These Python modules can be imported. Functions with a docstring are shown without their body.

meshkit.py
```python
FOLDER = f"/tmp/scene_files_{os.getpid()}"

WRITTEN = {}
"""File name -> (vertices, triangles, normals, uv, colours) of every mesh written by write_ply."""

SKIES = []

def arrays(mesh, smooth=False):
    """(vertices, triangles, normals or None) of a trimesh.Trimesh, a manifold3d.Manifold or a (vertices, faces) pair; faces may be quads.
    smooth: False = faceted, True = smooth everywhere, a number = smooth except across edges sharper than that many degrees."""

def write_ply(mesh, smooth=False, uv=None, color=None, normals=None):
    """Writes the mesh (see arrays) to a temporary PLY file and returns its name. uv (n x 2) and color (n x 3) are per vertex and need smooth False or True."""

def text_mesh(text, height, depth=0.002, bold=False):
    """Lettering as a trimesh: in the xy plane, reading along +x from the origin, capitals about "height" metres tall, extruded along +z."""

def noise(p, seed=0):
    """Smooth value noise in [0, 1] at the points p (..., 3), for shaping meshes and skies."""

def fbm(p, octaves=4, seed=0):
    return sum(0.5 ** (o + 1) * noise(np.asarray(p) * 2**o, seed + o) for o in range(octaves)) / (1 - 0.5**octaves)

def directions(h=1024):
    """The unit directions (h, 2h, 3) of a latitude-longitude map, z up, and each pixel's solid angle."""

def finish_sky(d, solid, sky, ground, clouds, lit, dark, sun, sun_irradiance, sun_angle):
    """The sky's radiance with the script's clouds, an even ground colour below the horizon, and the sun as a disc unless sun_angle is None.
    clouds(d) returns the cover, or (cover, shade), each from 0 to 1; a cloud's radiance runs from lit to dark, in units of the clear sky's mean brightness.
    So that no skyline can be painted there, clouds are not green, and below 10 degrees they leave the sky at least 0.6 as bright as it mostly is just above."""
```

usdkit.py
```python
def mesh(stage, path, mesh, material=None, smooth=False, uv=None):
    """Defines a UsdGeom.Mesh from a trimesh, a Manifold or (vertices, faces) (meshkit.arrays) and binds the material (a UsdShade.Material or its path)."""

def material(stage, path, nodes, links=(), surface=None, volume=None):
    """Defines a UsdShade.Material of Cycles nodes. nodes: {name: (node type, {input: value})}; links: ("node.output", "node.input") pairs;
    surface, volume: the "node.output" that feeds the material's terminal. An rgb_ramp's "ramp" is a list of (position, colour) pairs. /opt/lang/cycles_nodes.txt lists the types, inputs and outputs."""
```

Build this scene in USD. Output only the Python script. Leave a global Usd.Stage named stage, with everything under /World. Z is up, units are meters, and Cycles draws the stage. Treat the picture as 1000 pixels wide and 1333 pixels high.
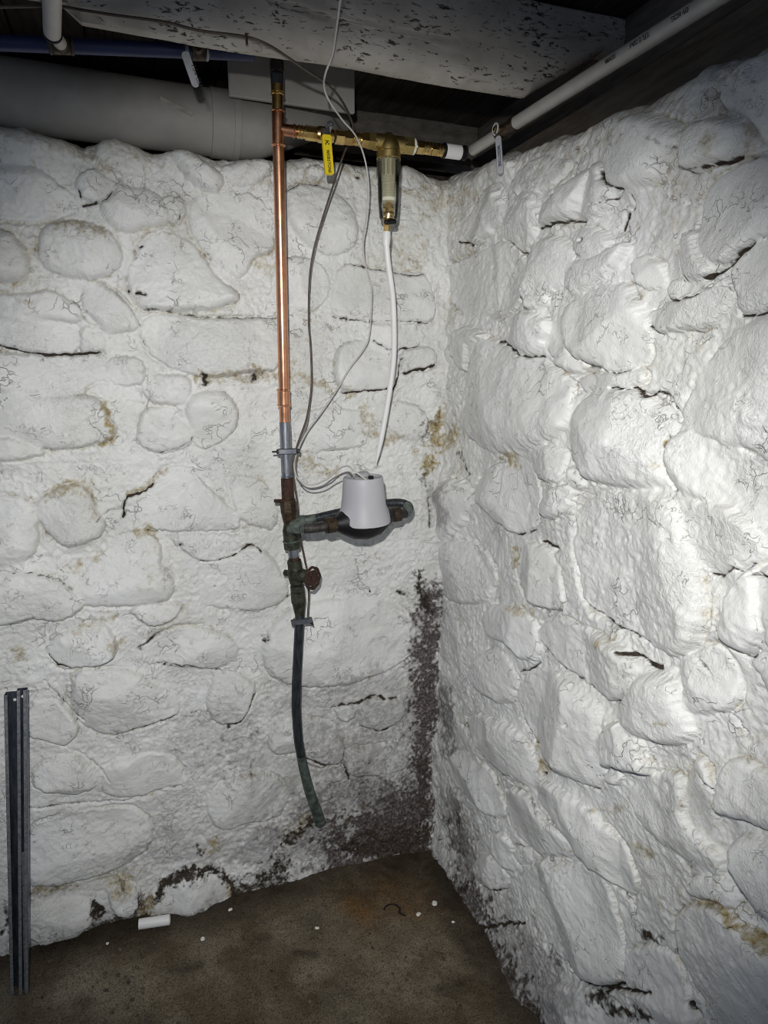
import math, random
import numpy as np
import trimesh, shapely
from scipy import ndimage
import usdkit, meshkit
from pxr import Usd, UsdGeom, UsdLux, UsdShade, Gf, Sdf, Vt

stage = Usd.Stage.CreateInMemory()
UsdGeom.SetStageUpAxis(stage, "Z"); UsdGeom.SetStageMetersPerUnit(stage, 1.0)
UsdGeom.Xform.Define(stage, "/World"); UsdGeom.Scope.Define(stage, "/World/Looks")
random.seed(4)

# ------------------------------------------------------------------ camera, lamp, ambient fill, exposure
# axes: the back wall is the plane y = 0, the right wall the plane x = 0, the floor z = 0; the room lies at x < 0, y < 0
F = 870.0                                    # focal length in pixels of a 1000 x 1333 picture
PITCH, YAW = math.radians(10.8), math.radians(20.0)
EYE = np.array([-0.7844, -1.6975, 1.43])
HEAD = np.array([math.sin(YAW), math.cos(YAW), 0.0]); RIGHT = np.array([math.cos(YAW), -math.sin(YAW), 0.0])
FWD = HEAD*math.cos(PITCH) + np.array([0, 0, -math.sin(PITCH)]); UP = np.cross(RIGHT, FWD)

def frame(right, up, back, eye):
    m = np.eye(4); m[0, :3], m[1, :3], m[2, :3], m[3, :3] = right, up, back, eye
    return Gf.Matrix4d(*m.ravel().tolist())
cam = UsdGeom.Camera.Define(stage, "/World/camera")
cam.AddTransformOp().Set(frame(RIGHT, UP, -FWD, EYE))
cam.CreateHorizontalApertureAttr(36.0); cam.CreateVerticalApertureAttr(36.0*1.333); cam.CreateFocalLengthAttr(36.0*F/1000)
cam.CreateClippingRangeAttr(Gf.Vec2f(0.02, 100)); cam.CreateFStopAttr(0.0)
cam.CreateExposureAttr(-1.5)

# the lamp that lit the photograph: a small hand-held light a little above and left of the lens
LAMP = EYE + np.array([-0.05, 0.0, 0.15]); AIM = LAMP + np.array([0.314, 0.889, -0.3335])
d = AIM - LAMP; d /= np.linalg.norm(d); r_ = np.cross(d, [0, 0, 1]); r_ /= np.linalg.norm(r_)
lamp = UsdLux.SphereLight.Define(stage, "/World/hand_lamp")
lamp.AddTransformOp().Set(frame(r_, np.cross(r_, d), -d, LAMP))
lamp.CreateRadiusAttr(0.012); lamp.CreateIntensityAttr(1.0); lamp.CreateExposureAttr(15.2); lamp.CreateColorAttr(Gf.Vec3f(1.0, 0.992, 0.955))
cone = UsdLux.ShapingAPI.Apply(lamp.GetPrim()); cone.CreateShapingConeAngleAttr(42.0); cone.CreateShapingConeSoftnessAttr(0.68)
# added bluish ambient fill, entering through the sides left unbuilt behind the camera
dome = UsdLux.DomeLight.Define(stage, "/World/ambient_fill"); dome.CreateIntensityAttr(0.26); dome.CreateColorAttr(Gf.Vec3f(0.60, 0.74, 1.0))

def proj(p):
    e = np.asarray(p, float) - EYE; w = e @ FWD
    return np.stack([500 + F*(e @ RIGHT)/w, 666.5 - F*(e @ UP)/w], -1)
def on(px, py, axis, val):                   # the point of the plane axis = val that shows at a pixel of the photograph
    e = FWD + RIGHT*(px-500)/F - UP*(py-666.5)/F
    return EYE + e*((val-EYE[axis])/e[axis])
def Y(px, py, y): return on(px, py, 1, y)
def rad(width, p): return 0.5*width*float((np.asarray(p)-EYE) @ FWD)/F     # the radius of a round thing that shows "width" pixels wide at p

# ------------------------------------------------------------------ helpers
used = {}
def numbered(path):
    k = used.get(path, 0); used[path] = k+1
    return path if k == 0 else f"{path}_{k:03d}"
def put_mesh(path, v, f, normals=None, mat=None, prim=None):
    m = UsdGeom.Mesh.Define(stage, path)
    m.CreatePointsAttr(Vt.Vec3fArray.FromNumpy(np.ascontiguousarray(v, np.float32)))
    m.CreateFaceVertexCountsAttr(Vt.IntArray.FromNumpy(np.full(len(f), 3, np.int32)))
    m.CreateFaceVertexIndicesAttr(Vt.IntArray.FromNumpy(np.ascontiguousarray(f, np.int32).ravel()))
    m.CreateSubdivisionSchemeAttr("none")
    if normals is not None:
        m.CreateNormalsAttr(Vt.Vec3fArray.FromNumpy(np.ascontiguousarray(normals, np.float32))); m.SetNormalsInterpolation("vertex")
    if prim is not None:
        UsdGeom.PrimvarsAPI(m).CreatePrimvar("stain", Sdf.ValueTypeNames.Color3fArray, "vertex").Set(Vt.Vec3fArray.FromNumpy(np.ascontiguousarray(prim, np.float32)))
    UsdShade.MaterialBindingAPI.Apply(m.GetPrim()).Bind(mat)
    return m.GetPrim()
def tag(p, label=None, cat=None, group=None, kind=None):
    for k, x in (("label", label), ("category", cat), ("group", group), ("kind", kind)):
        if x: p.SetCustomDataByKey(k, x)
    return p
def thing(name, label, cat, group=None, kind=None):
    return tag(UsdGeom.Xform.Define(stage, numbered("/World/"+name)).GetPrim(), label, cat, group, kind)
def part(parent, name, mesh, mat, label=None, smooth=35, kind=None):
    if isinstance(mesh, list): mesh = trimesh.util.concatenate(mesh)
    base = str(parent.GetPath()) if parent is not None else "/World"
    p = usdkit.mesh(stage, numbered(base+"/"+name), mesh, mat, smooth=smooth).GetPrim()
    return tag(p, label, kind=kind)
def unit(a): a = np.asarray(a, float); return a/np.linalg.norm(a)
def spline(pts, n=8):
    p = np.asarray(pts, float)
    if len(p) < 3: return p
    q = np.vstack([2*p[0]-p[1], p, 2*p[-1]-p[-2]]); out = []
    for i in range(1, len(q)-2):
        t = np.linspace(0, 1, n, endpoint=False)[:, None]; a, b, c, e = q[i-1:i+3]
        out.append(0.5*((2*b)+(-a+c)*t+(2*a-5*b+4*c-e)*t**2+(-a+3*b-3*c+e)*t**3))
    return np.vstack(out+[p[-1:]])
def tube(pts, r, n=14, cap=True, flat=1.0):
    p = np.asarray(pts, float); r = np.broadcast_to(np.asarray(r, float), (len(p),))
    t = np.gradient(p, axis=0); t /= np.linalg.norm(t, axis=1, keepdims=True)
    a = np.cross(t[0], [0.3, 0.5, 0.81]); a /= np.linalg.norm(a); rings = []
    ang = np.linspace(0, 2*np.pi, n, endpoint=False)
    for i in range(len(p)):
        a = a - t[i]*(a@t[i]); a /= np.linalg.norm(a); b = np.cross(t[i], a)
        rings.append(p[i]+r[i]*(np.cos(ang)[:, None]*a+flat*np.sin(ang)[:, None]*b))
    v = np.vstack(rings); f = []
    for i in range(len(p)-1):
        for k in range(n):
            k2 = (k+1) % n; f += [[i*n+k, i*n+k2, (i+1)*n+k2], [i*n+k, (i+1)*n+k2, (i+1)*n+k]]
    if cap:
        c0, c1 = len(v), len(v)+1; v = np.vstack([v, p[:1], p[-1:]]); e = (len(p)-1)*n
        for k in range(n):
            k2 = (k+1) % n; f += [[c0, k2, k], [c1, e+k, e+k2]]
    return trimesh.Trimesh(v, f, process=False)
def lathe(p0, p1, prof, n=24, ref=None, closed=True):
    """prof: (metres along p0->p1, radius); n = 6 makes hexagons"""
    p0, p1 = np.asarray(p0, float), np.asarray(p1, float); w = unit(p1-p0)
    a = np.cross(w, ref if ref is not None else [0.31, 0.2, 0.93]); a = unit(a); b = np.cross(w, a)
    ang = np.linspace(0, 2*np.pi, n, endpoint=False)+np.pi/n
    ring = np.cos(ang)[:, None]*a+np.sin(ang)[:, None]*b
    v = np.vstack([p0+w*s+ring*max(r, 1e-5) for s, r in prof]); f = []; m = len(prof)
    for i in range(m-1):
        for k in range(n):
            k2 = (k+1) % n; f += [[i*n+k, i*n+k2, (i+1)*n+k2], [i*n+k, (i+1)*n+k2, (i+1)*n+k]]
    if closed:
        c0 = len(v); v = np.vstack([v, p0+w*prof[0][0], p0+w*prof[-1][0]]); e = (m-1)*n
        for k in range(n):
            k2 = (k+1) % n; f += [[c0, k2, k], [c0+1, e+k, e+k2]]
    return trimesh.Trimesh(v, f, process=False)
def rod(p0, p1, r, n=24, bev=0.0012):
    L = np.linalg.norm(np.asarray(p1)-np.asarray(p0)); b = min(bev, r*0.4, L*0.4)
    return lathe(p0, p1, [(0, r-b), (b, r), (L-b, r), (L, r-b)], n)
def ring(p, axis, r, thick, n=24):
    axis = unit(axis); p = np.asarray(p, float)-axis*thick/2
    return rod(p, p+axis*thick, r, n, thick*0.35)
def bev_box(center, size, b=0.002, ax=None):
    s = np.asarray(size, float)/2; q = []
    for sx in (-1, 1):
        for sy in (-1, 1):
            for sz in (-1, 1):
                for k in range(3):
                    c = s.copy()-b; c[k] = s[k]; q.append(c*[sx, sy, sz])
    q = np.array(q)
    if ax is not None: q = q @ np.asarray(ax, float)
    return trimesh.convex.convex_hull(q+np.asarray(center, float))
def ball(p, r): 
    m = trimesh.creation.icosphere(2, r); m.apply_translation(p); return m
def lay_text(text, height, origin, xdir, ydir, depth=0.0006, bold=False, bend=None):
    m = meshkit.text_mesh(text, height, depth, bold); v = np.array(m.vertices); x, y = unit(xdir), unit(ydir); z = np.cross(x, y)
    if bend:                                 # wrapped round a pipe of radius bend
        a = v[:, 1]/bend; rr = bend+v[:, 2]
        w = np.asarray(origin)+v[:, :1]*x+(rr*np.sin(a))[:, None]*y+(rr*np.cos(a)-bend)[:, None]*z
    else: w = np.asarray(origin)+v[:, :1]*x+v[:, 1:2]*y+v[:, 2:]*z
    return trimesh.Trimesh(w, m.faces, process=False)

# ------------------------------------------------------------------ materials
def MAT(name, nodes, links, surface="p.BSDF"): return usdkit.material(stage, "/World/Looks/"+name, nodes, links, surface=surface)
def simple(name, c1, c2=None, scale=30, rough=0.5, metal=0.0, bump=0.0, bscale=None, lo=0.35, hi=0.65, stretch=(1, 1, 1), spec=0.5, rough2=None):
    """base colour mottled between c1 and c2 by noise in place, with a fine bump"""
    c2 = c2 or c1
    nodes = {"g": ("geometry", {}), "m": ("mapping", {"scale": stretch}), "n": ("noise_texture", {"scale": scale, "detail": 5, "roughness": 0.62}),
             "r": ("rgb_ramp", {"ramp": [(lo, c1), (hi, c2)]}), "p": ("principled_bsdf", {"roughness": rough, "metallic": metal, "specular_ior_level": spec})}
    links = [("g.position", "m.vector"), ("m.vector", "n.vector"), ("n.fac", "r.fac"), ("r.color", "p.base_color")]
    if bump:
        nodes["n2"] = ("noise_texture", {"scale": bscale or scale*3, "detail": 4}); nodes["b"] = ("bump", {"strength": bump, "distance": 0.002})
        links += [("m.vector", "n2.vector"), ("n2.fac", "b.height"), ("b.normal", "p.normal")]
    if rough2 is not None:
        nodes["q"] = ("map_range", {"from_min": lo, "from_max": hi, "to_min": rough, "to_max": rough2, "clamp": True})
        links += [("n.fac", "q.value"), ("q.result", "p.roughness")]
    return MAT(name, nodes, links)
M = {}
# white wall paint with soil, mould mixed with painted crack shade and dark stone edges, and damp stains (the three channels of the mesh attribute "stain")
M["paint"] = MAT("masonry_paint", {
    "g": ("geometry", {}), "s": ("attribute", {"attribute": "stain"}), "c": ("separate_color", {}),
    "n1": ("noise_texture", {"scale": 5, "detail": 4}), "base": ("rgb_ramp", {"ramp": [(0.3, (0.70, 0.70, 0.67)), (0.55, (0.78, 0.78, 0.765)), (0.75, (0.80, 0.80, 0.80))]}),
    "n2": ("noise_texture", {"scale": 140, "detail": 5, "roughness": 0.7}),
    "n4": ("noise_texture", {"scale": 55, "detail": 6, "roughness": 0.75}),
    "speck": ("map_range", {"from_min": 0.69, "from_max": 0.74, "to_min": 0, "to_max": 0.75, "clamp": True}),
    "tadd": ("math", {"math_type": "multiply_add", "value2": 2.0, "value3": -1.0}), "tsum": ("math", {"math_type": "add"}),
    "tm": ("map_range", {"from_min": 0.25, "from_max": 0.9, "clamp": True}),
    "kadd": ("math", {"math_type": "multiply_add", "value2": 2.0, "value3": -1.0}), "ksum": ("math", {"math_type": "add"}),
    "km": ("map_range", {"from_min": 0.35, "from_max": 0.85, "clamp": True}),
    "psum": ("math", {"math_type": "add"}), "padd": ("math", {"math_type": "multiply_add", "value2": 0.8, "value3": -0.40}),
    "pm": ("map_range", {"from_min": 0.12, "from_max": 1.1, "to_max": 1.0, "clamp": True}),
    "tcol": ("rgb_ramp", {"ramp": [(0.35, (0.20, 0.14, 0.055)), (0.5, (0.40, 0.31, 0.15)), (0.65, (0.50, 0.46, 0.30))]}),
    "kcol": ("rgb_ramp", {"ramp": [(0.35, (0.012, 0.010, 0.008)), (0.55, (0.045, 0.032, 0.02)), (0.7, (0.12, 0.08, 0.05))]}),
    "pcol": ("rgb_ramp", {"ramp": [(0.36, (0.035, 0.028, 0.027)), (0.52, (0.115, 0.095, 0.095)), (0.70, (0.27, 0.24, 0.245))]}),
    "mx0": ("mix", {"color2": (0.16, 0.13, 0.10)}), "mx1": ("mix", {}), "mx2": ("mix", {}), "mx3": ("mix", {}),
    "n3": ("noise_texture", {"scale": 330, "detail": 3, "roughness": 0.6}), "b1": ("bump", {"strength": 0.6, "distance": 0.0020}),
    "b2": ("bump", {"strength": 0.75, "distance": 0.0045}), "n5": ("noise_texture", {"scale": 120, "detail": 5, "roughness": 0.6, "distortion": 1.2}),
    "n6": ("noise_texture", {"scale": 7, "detail": 3}), "bs": ("map_range", {"from_min": 0.42, "from_max": 0.62, "to_min": 0.18, "to_max": 0.9, "clamp": True}),
    "rgh": ("map_range", {"from_min": 0, "from_max": 1, "to_min": 0.38, "to_max": 0.75, "clamp": True}),
    "wn": ("noise_texture", {"scale": 26, "detail": 3}), "wv": ("vector_math", {"math_type": "multiply_add", "vector2": (0.10, 0.10, 0.10)}), "vo": ("voronoi_texture", {"feature": "distance_to_edge", "scale": 17}),
    "hl": ("map_range", {"from_min": 0.004, "from_max": 0.028, "to_min": 1, "to_max": 0, "clamp": True}), "n7": ("noise_texture", {"scale": 11, "detail": 3, "roughness": 0.6}), "hm": ("map_range", {"from_min": 0.55, "from_max": 0.65, "clamp": True}), "hx": ("math", {"math_type": "multiply"}),
    "n8": ("noise_texture", {"scale": 34, "detail": 2, "distortion": 2.0}), "cs": ("math", {"math_type": "subtract", "value2": 0.52}), "ca": ("math", {"math_type": "absolute"}), "cl": ("map_range", {"from_min": 0.002, "from_max": 0.013, "to_min": 1, "to_max": 0, "clamp": True}),
    "n9": ("noise_texture", {"scale": 19, "detail": 3, "roughness": 0.6}), "cm": ("map_range", {"from_min": 0.56, "from_max": 0.66, "clamp": True}), "cx": ("math", {"math_type": "multiply"}), "ln": ("math", {"math_type": "maximum"}), "lf": ("math", {"math_type": "multiply", "value2": 0.26}),
    "mx4": ("mix", {"color2": (0.20, 0.175, 0.14)}), "b3": ("bump", {"strength": 0.8, "distance": 0.004, "invert": True}),
    "p": ("principled_bsdf", {"specular_ior_level": 0.45})},
    [("g.position", "wn.vector"), ("wn.color", "wv.vector1"), ("g.position", "wv.vector3"), ("wv.vector", "vo.vector"), ("vo.distance", "hl.value"), ("g.position", "n7.vector"), ("n7.fac", "hm.value"), ("hl.result", "hx.value1"), ("hm.result", "hx.value2"),
     ("g.position", "n8.vector"), ("n8.fac", "cs.value1"), ("cs.value", "ca.value1"), ("ca.value", "cl.value"), ("g.position", "n9.vector"), ("n9.fac", "cm.value"), ("cl.result", "cx.value1"), ("cm.result", "cx.value2"), ("hx.value", "ln.value1"), ("cx.value", "ln.value2"), ("ln.value", "lf.value1"),
     ("mx0.color", "mx4.color1"), ("lf.value", "mx4.fac"), ("ln.value", "b3.height"), ("b1.normal", "b3.normal"), ("b3.normal", "p.normal"), ("s.color", "c.color"), ("g.position", "n1.vector"), ("g.position", "n2.vector"), ("g.position", "n3.vector"), ("g.position", "n4.vector"), ("g.position", "n5.vector"),
     ("n1.fac", "base.fac"), ("n4.fac", "speck.value"), ("n4.fac", "tadd.value1"), ("tadd.value", "tsum.value1"), ("c.r", "tsum.value2"), ("tsum.value", "tm.value"),
     ("n4.fac", "kadd.value1"), ("kadd.value", "ksum.value1"), ("c.g", "ksum.value2"), ("ksum.value", "km.value"),
     ("n4.fac", "padd.value1"), ("padd.value", "psum.value1"), ("c.b", "psum.value2"), ("psum.value", "pm.value"),
     ("n2.fac", "tcol.fac"), ("n2.fac", "kcol.fac"), ("n2.fac", "pcol.fac"),
     ("base.color", "mx0.color1"), ("speck.result", "mx0.fac"), ("mx4.color", "mx1.color1"), ("pm.result", "mx1.fac"), ("pcol.color", "mx1.color2"),
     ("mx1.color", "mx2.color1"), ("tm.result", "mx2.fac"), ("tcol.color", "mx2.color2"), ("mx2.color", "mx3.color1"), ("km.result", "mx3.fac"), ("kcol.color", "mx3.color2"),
     ("mx3.color", "p.base_color"), ("g.position", "n6.vector"), ("n6.fac", "bs.value"), ("bs.result", "b2.strength"), ("n5.fac", "b2.height"), ("n3.fac", "b1.height"), ("b2.normal", "b1.normal"), ("km.result", "rgh.value"), ("rgh.result", "p.roughness")])
# earthy concrete floor: stain r = pale dust, g = wet black grime, b = rust
M["floor"] = MAT("dirty_concrete", {
    "g": ("geometry", {}), "s": ("attribute", {"attribute": "stain"}), "c": ("separate_color", {}),
    "n1": ("noise_texture", {"scale": 9, "detail": 6, "roughness": 0.65}), "n2": ("noise_texture", {"scale": 90, "detail": 6, "roughness": 0.7}), "n3": ("noise_texture", {"scale": 260, "detail": 4, "roughness": 0.7}),
    "base": ("rgb_ramp", {"ramp": [(0.3, (0.060, 0.042, 0.024)), (0.5, (0.105, 0.080, 0.050)), (0.7, (0.16, 0.13, 0.09))]}),
    "gr": ("rgb_ramp", {"ramp": [(0.38, (0.25, 0.23, 0.20)), (0.50, (1, 1, 1)), (0.66, (1.5, 1.45, 1.35))]}), "mg": ("mix", {"mix_type": "multiply", "fac": 0.85}),
    "dk": ("map_range", {"from_min": 0.62, "from_max": 0.68, "to_max": 0.8, "clamp": True}), "md": ("mix", {"color2": (0.012, 0.009, 0.006)}),
    "m1": ("mix", {"color2": (0.24, 0.21, 0.16)}), "m2": ("mix", {"color2": (0.020, 0.014, 0.008)}), "m3": ("mix", {"color2": (0.15, 0.075, 0.018)}),
    "b": ("bump", {"strength": 0.6, "distance": 0.003}), "rg": ("map_range", {"to_min": 0.72, "to_max": 0.42, "clamp": True}), "p": ("principled_bsdf", {"specular_ior_level": 0.35})},
    [("s.color", "c.color"), ("g.position", "n1.vector"), ("g.position", "n2.vector"), ("g.position", "n3.vector"), ("n1.fac", "base.fac"), ("base.color", "m1.color1"), ("c.r", "m1.fac"),
     ("m1.color", "m3.color1"), ("c.b", "m3.fac"), ("m3.color", "m2.color1"), ("c.g", "m2.fac"), ("m2.color", "mg.color1"), ("n3.fac", "gr.fac"), ("gr.color", "mg.color2"),
     ("n2.fac", "dk.value"), ("dk.result", "md.fac"), ("mg.color", "md.color1"), ("md.color", "p.base_color"), ("n2.fac", "b.height"), ("b.normal", "p.normal"), ("c.g", "rg.value"), ("rg.result", "p.roughness")])

# ------------------------------------------------------------------ the two rubble walls
# outlines of the stones as seen in the photograph; each is carried onto its wall, where the stone is modelled at its real size.
# after "|": dome height in mm, edge width in mm, tilt along the wall, tilt upwards (all optional)
BACK_STONES = """
-20,208 15,209 50,220 70,235 97,258 98,270 75,278 50,285 25,284 -20,281 | 30 22
-20,160 15,163 40,171 82,178 95,188 100,200 95,225 82,235 67,225 50,212 25,206 -20,205 | 22 18
130,180 152,174 170,180 192,192 195,208 192,222 170,222 140,217 128,205 | 24 18
100,228 117,221 132,227 145,237 147,247 127,260 110,255 100,242 | 22 10
140,235 160,240 198,247 212,262 222,285 200,292 178,295 160,297 140,283 130,265 | 26 20
213,252 240,259 241,272 230,288 222,286 218,268 | 14 8
52,300 65,292 92,287 112,291 135,295 150,312 157,335 150,350 130,358 105,361 75,352 52,340 49,320 | 40 32
-30,295 0,299 15,307 28,322 34,340 32,357 22,364 0,365 -30,360 | 40 30
175,340 180,320 190,308 212,300 235,307 252,316 267,336 282,360 309,379 311,390 297,396 255,402 200,403 183,398 170,375 169,355 | 42 30
226,192 242,192 256,200 268,212 288,228 290,238 280,248 266,242 252,234 240,218 230,202 | 30 22
290,220 306,210 324,204 352,204 356,220 338,232 320,236 300,235 291,228 | 24 16
252,256 280,250 312,250 330,249 344,260 354,272 358,300 356,324 332,330 318,358 297,350 276,332 256,308 248,292 248,268 | 26 22
375,245 395,237 425,243 452,260 467,285 466,315 452,325 435,329 417,322 390,305 377,272 | 28 22
360,345 385,335 407,337 425,350 432,370 425,390 407,402 385,400 360,395 | 24 22
442,365 447,350 465,343 495,350 532,354 555,356 567,375 570,402 565,416 520,419 485,416 445,410 436,397 | 20 12
403,216 422,212 424,230 403,228 | 12 7
522,217 540,210 555,217 560,230 550,240 525,240 520,230 | 16 10
-25,412 50,417 98,420 104,455 62,460 25,456 -25,450 | 28 14
104,425 130,430 135,445 131,458 104,457 | 14 8
-25,385 10,384 37,381 65,378 85,390 103,398 107,410 98,418 50,415 -25,411 | 20 16
110,365 140,375 170,397 182,418 175,428 140,432 125,415 108,395 | 26 18
186,410 222,411 265,414 304,415 366,414 368,479 317,481 288,490 256,490 241,484 218,475 197,462 187,444 | 30 16
-25,462 32,463 87,465 120,462 135,470 137,490 120,495 100,512 57,517 25,510 -25,503 | 16 14
-25,505 20,512 55,519 95,517 125,520 140,542 150,560 142,573 112,578 85,585 55,585 25,570 -25,565 | 30 24
-25,568 25,575 52,587 55,592 25,597 -25,600 | 16 10
136,470 175,467 187,475 185,495 170,500 145,496 | 16 10
190,492 212,488 240,490 249,500 248,517 240,525 216,525 192,521 187,505 | 18 14
190,535 222,530 230,535 232,550 248,560 251,572 245,580 205,590 182,576 180,548 | 20 16
252,515 275,508 296,515 309,532 309,551 300,565 280,576 262,582 253,568 252,551 245,535 | 32 20
440,470 445,450 475,442 505,455 523,468 522,485 515,505 482,508 457,510 438,495 | 24 14
480,425 510,419 540,421 555,432 550,445 532,454 505,452 487,440 | 20 12
522,462 555,452 570,460 570,475 540,484 523,482 | 16 10
387,545 407,535 445,535 475,540 482,560 478,580 445,584 400,590 387,575 | 16 12
500,530 525,525 550,533 560,555 550,570 525,572 510,555 | 20 16
50,655 65,642 85,635 105,635 117,647 125,670 135,685 125,700 100,710 85,712 70,702 52,685 45,665 | 38 26
-30,650 20,650 40,660 45,680 50,705 40,725 20,735 -30,745 | 26 26
177,655 195,635 220,612 245,610 257,627 280,645 300,662 315,682 310,689 280,695 250,694 210,690 187,682 180,667 | 32 18
-30,752 40,745 75,757 95,775 107,790 100,800 70,810 42,805 10,815 -30,815 | 32 18
97,778 110,750 135,722 162,700 190,697 207,707 207,740 220,752 226,770 215,785 175,788 125,792 105,787 | 30 20
172,795 200,790 235,792 232,802 215,813 197,815 182,808 | 16 9
225,700 275,705 300,712 290,730 265,731 245,720 | 16 9
262,735 300,727 330,712 350,725 370,750 377,770 370,787 330,797 290,795 267,790 262,765 | 26 18
300,625 340,625 358,650 362,690 330,685 310,670 | 14 16
345,850 352,825 375,800 400,792 450,785 500,785 530,795 545,815 545,840 535,858 510,873 470,888 430,896 400,895 370,890 350,875 | 46 26 0 0.10
67,835 87,825 130,812 140,825 151,847 145,860 125,866 100,870 80,871 67,862 63,850 | 32 14
97,877 140,872 175,880 205,900 235,912 230,935 200,945 175,952 140,959 120,953 95,932 95,900 | 32 18
185,850 210,830 237,820 275,825 305,837 310,857 295,870 270,875 250,870 200,866 185,862 | 26 16
282,882 305,880 330,892 331,907 321,932 312,943 290,946 276,935 273,915 | 30 14
35,925 70,918 87,930 100,945 97,960 82,972 57,965 35,962 | 18 11
47,1007 82,988 100,990 122,1017 120,1030 100,1036 45,1031 42,1017 | 30 18 0 0.25
137,1005 160,995 200,985 237,1000 235,1030 190,1037 140,1042 135,1020 | 22 18
275,1040 300,1022 330,1015 360,1017 372,1030 372,1062 355,1072 317,1075 292,1082 277,1072 271,1055 | 26 12
192,1198 198,1178 215,1158 240,1148 268,1146 290,1156 304,1172 308,1184 300,1192 250,1200 205,1208 | 36 22
35,1183 70,1182 102,1180 120,1190 115,1210 90,1223 42,1228 30,1205 | 34 18
142,1172 160,1160 180,1165 182,1180 170,1195 147,1192 | 30 14
35,1085 77,1070 127,1062 170,1057 197,1075 195,1110 160,1130 120,1150 70,1155 35,1158 | 26 24
440,927 457,922 466,930 460,940 445,940 | 16 8
480,917 500,910 520,917 530,925 520,940 495,953 475,947 472,935 | 24 12
457,982 482,980 525,972 533,980 533,1000 525,1010 475,1013 455,1012 452,1000 | 24 12
355,960 375,940 400,940 440,950 445,965 420,975 380,985 355,985 | 22 14
402,975 425,967 447,968 450,990 440,1000 412,1005 400,995 | 20 12
"""
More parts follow.
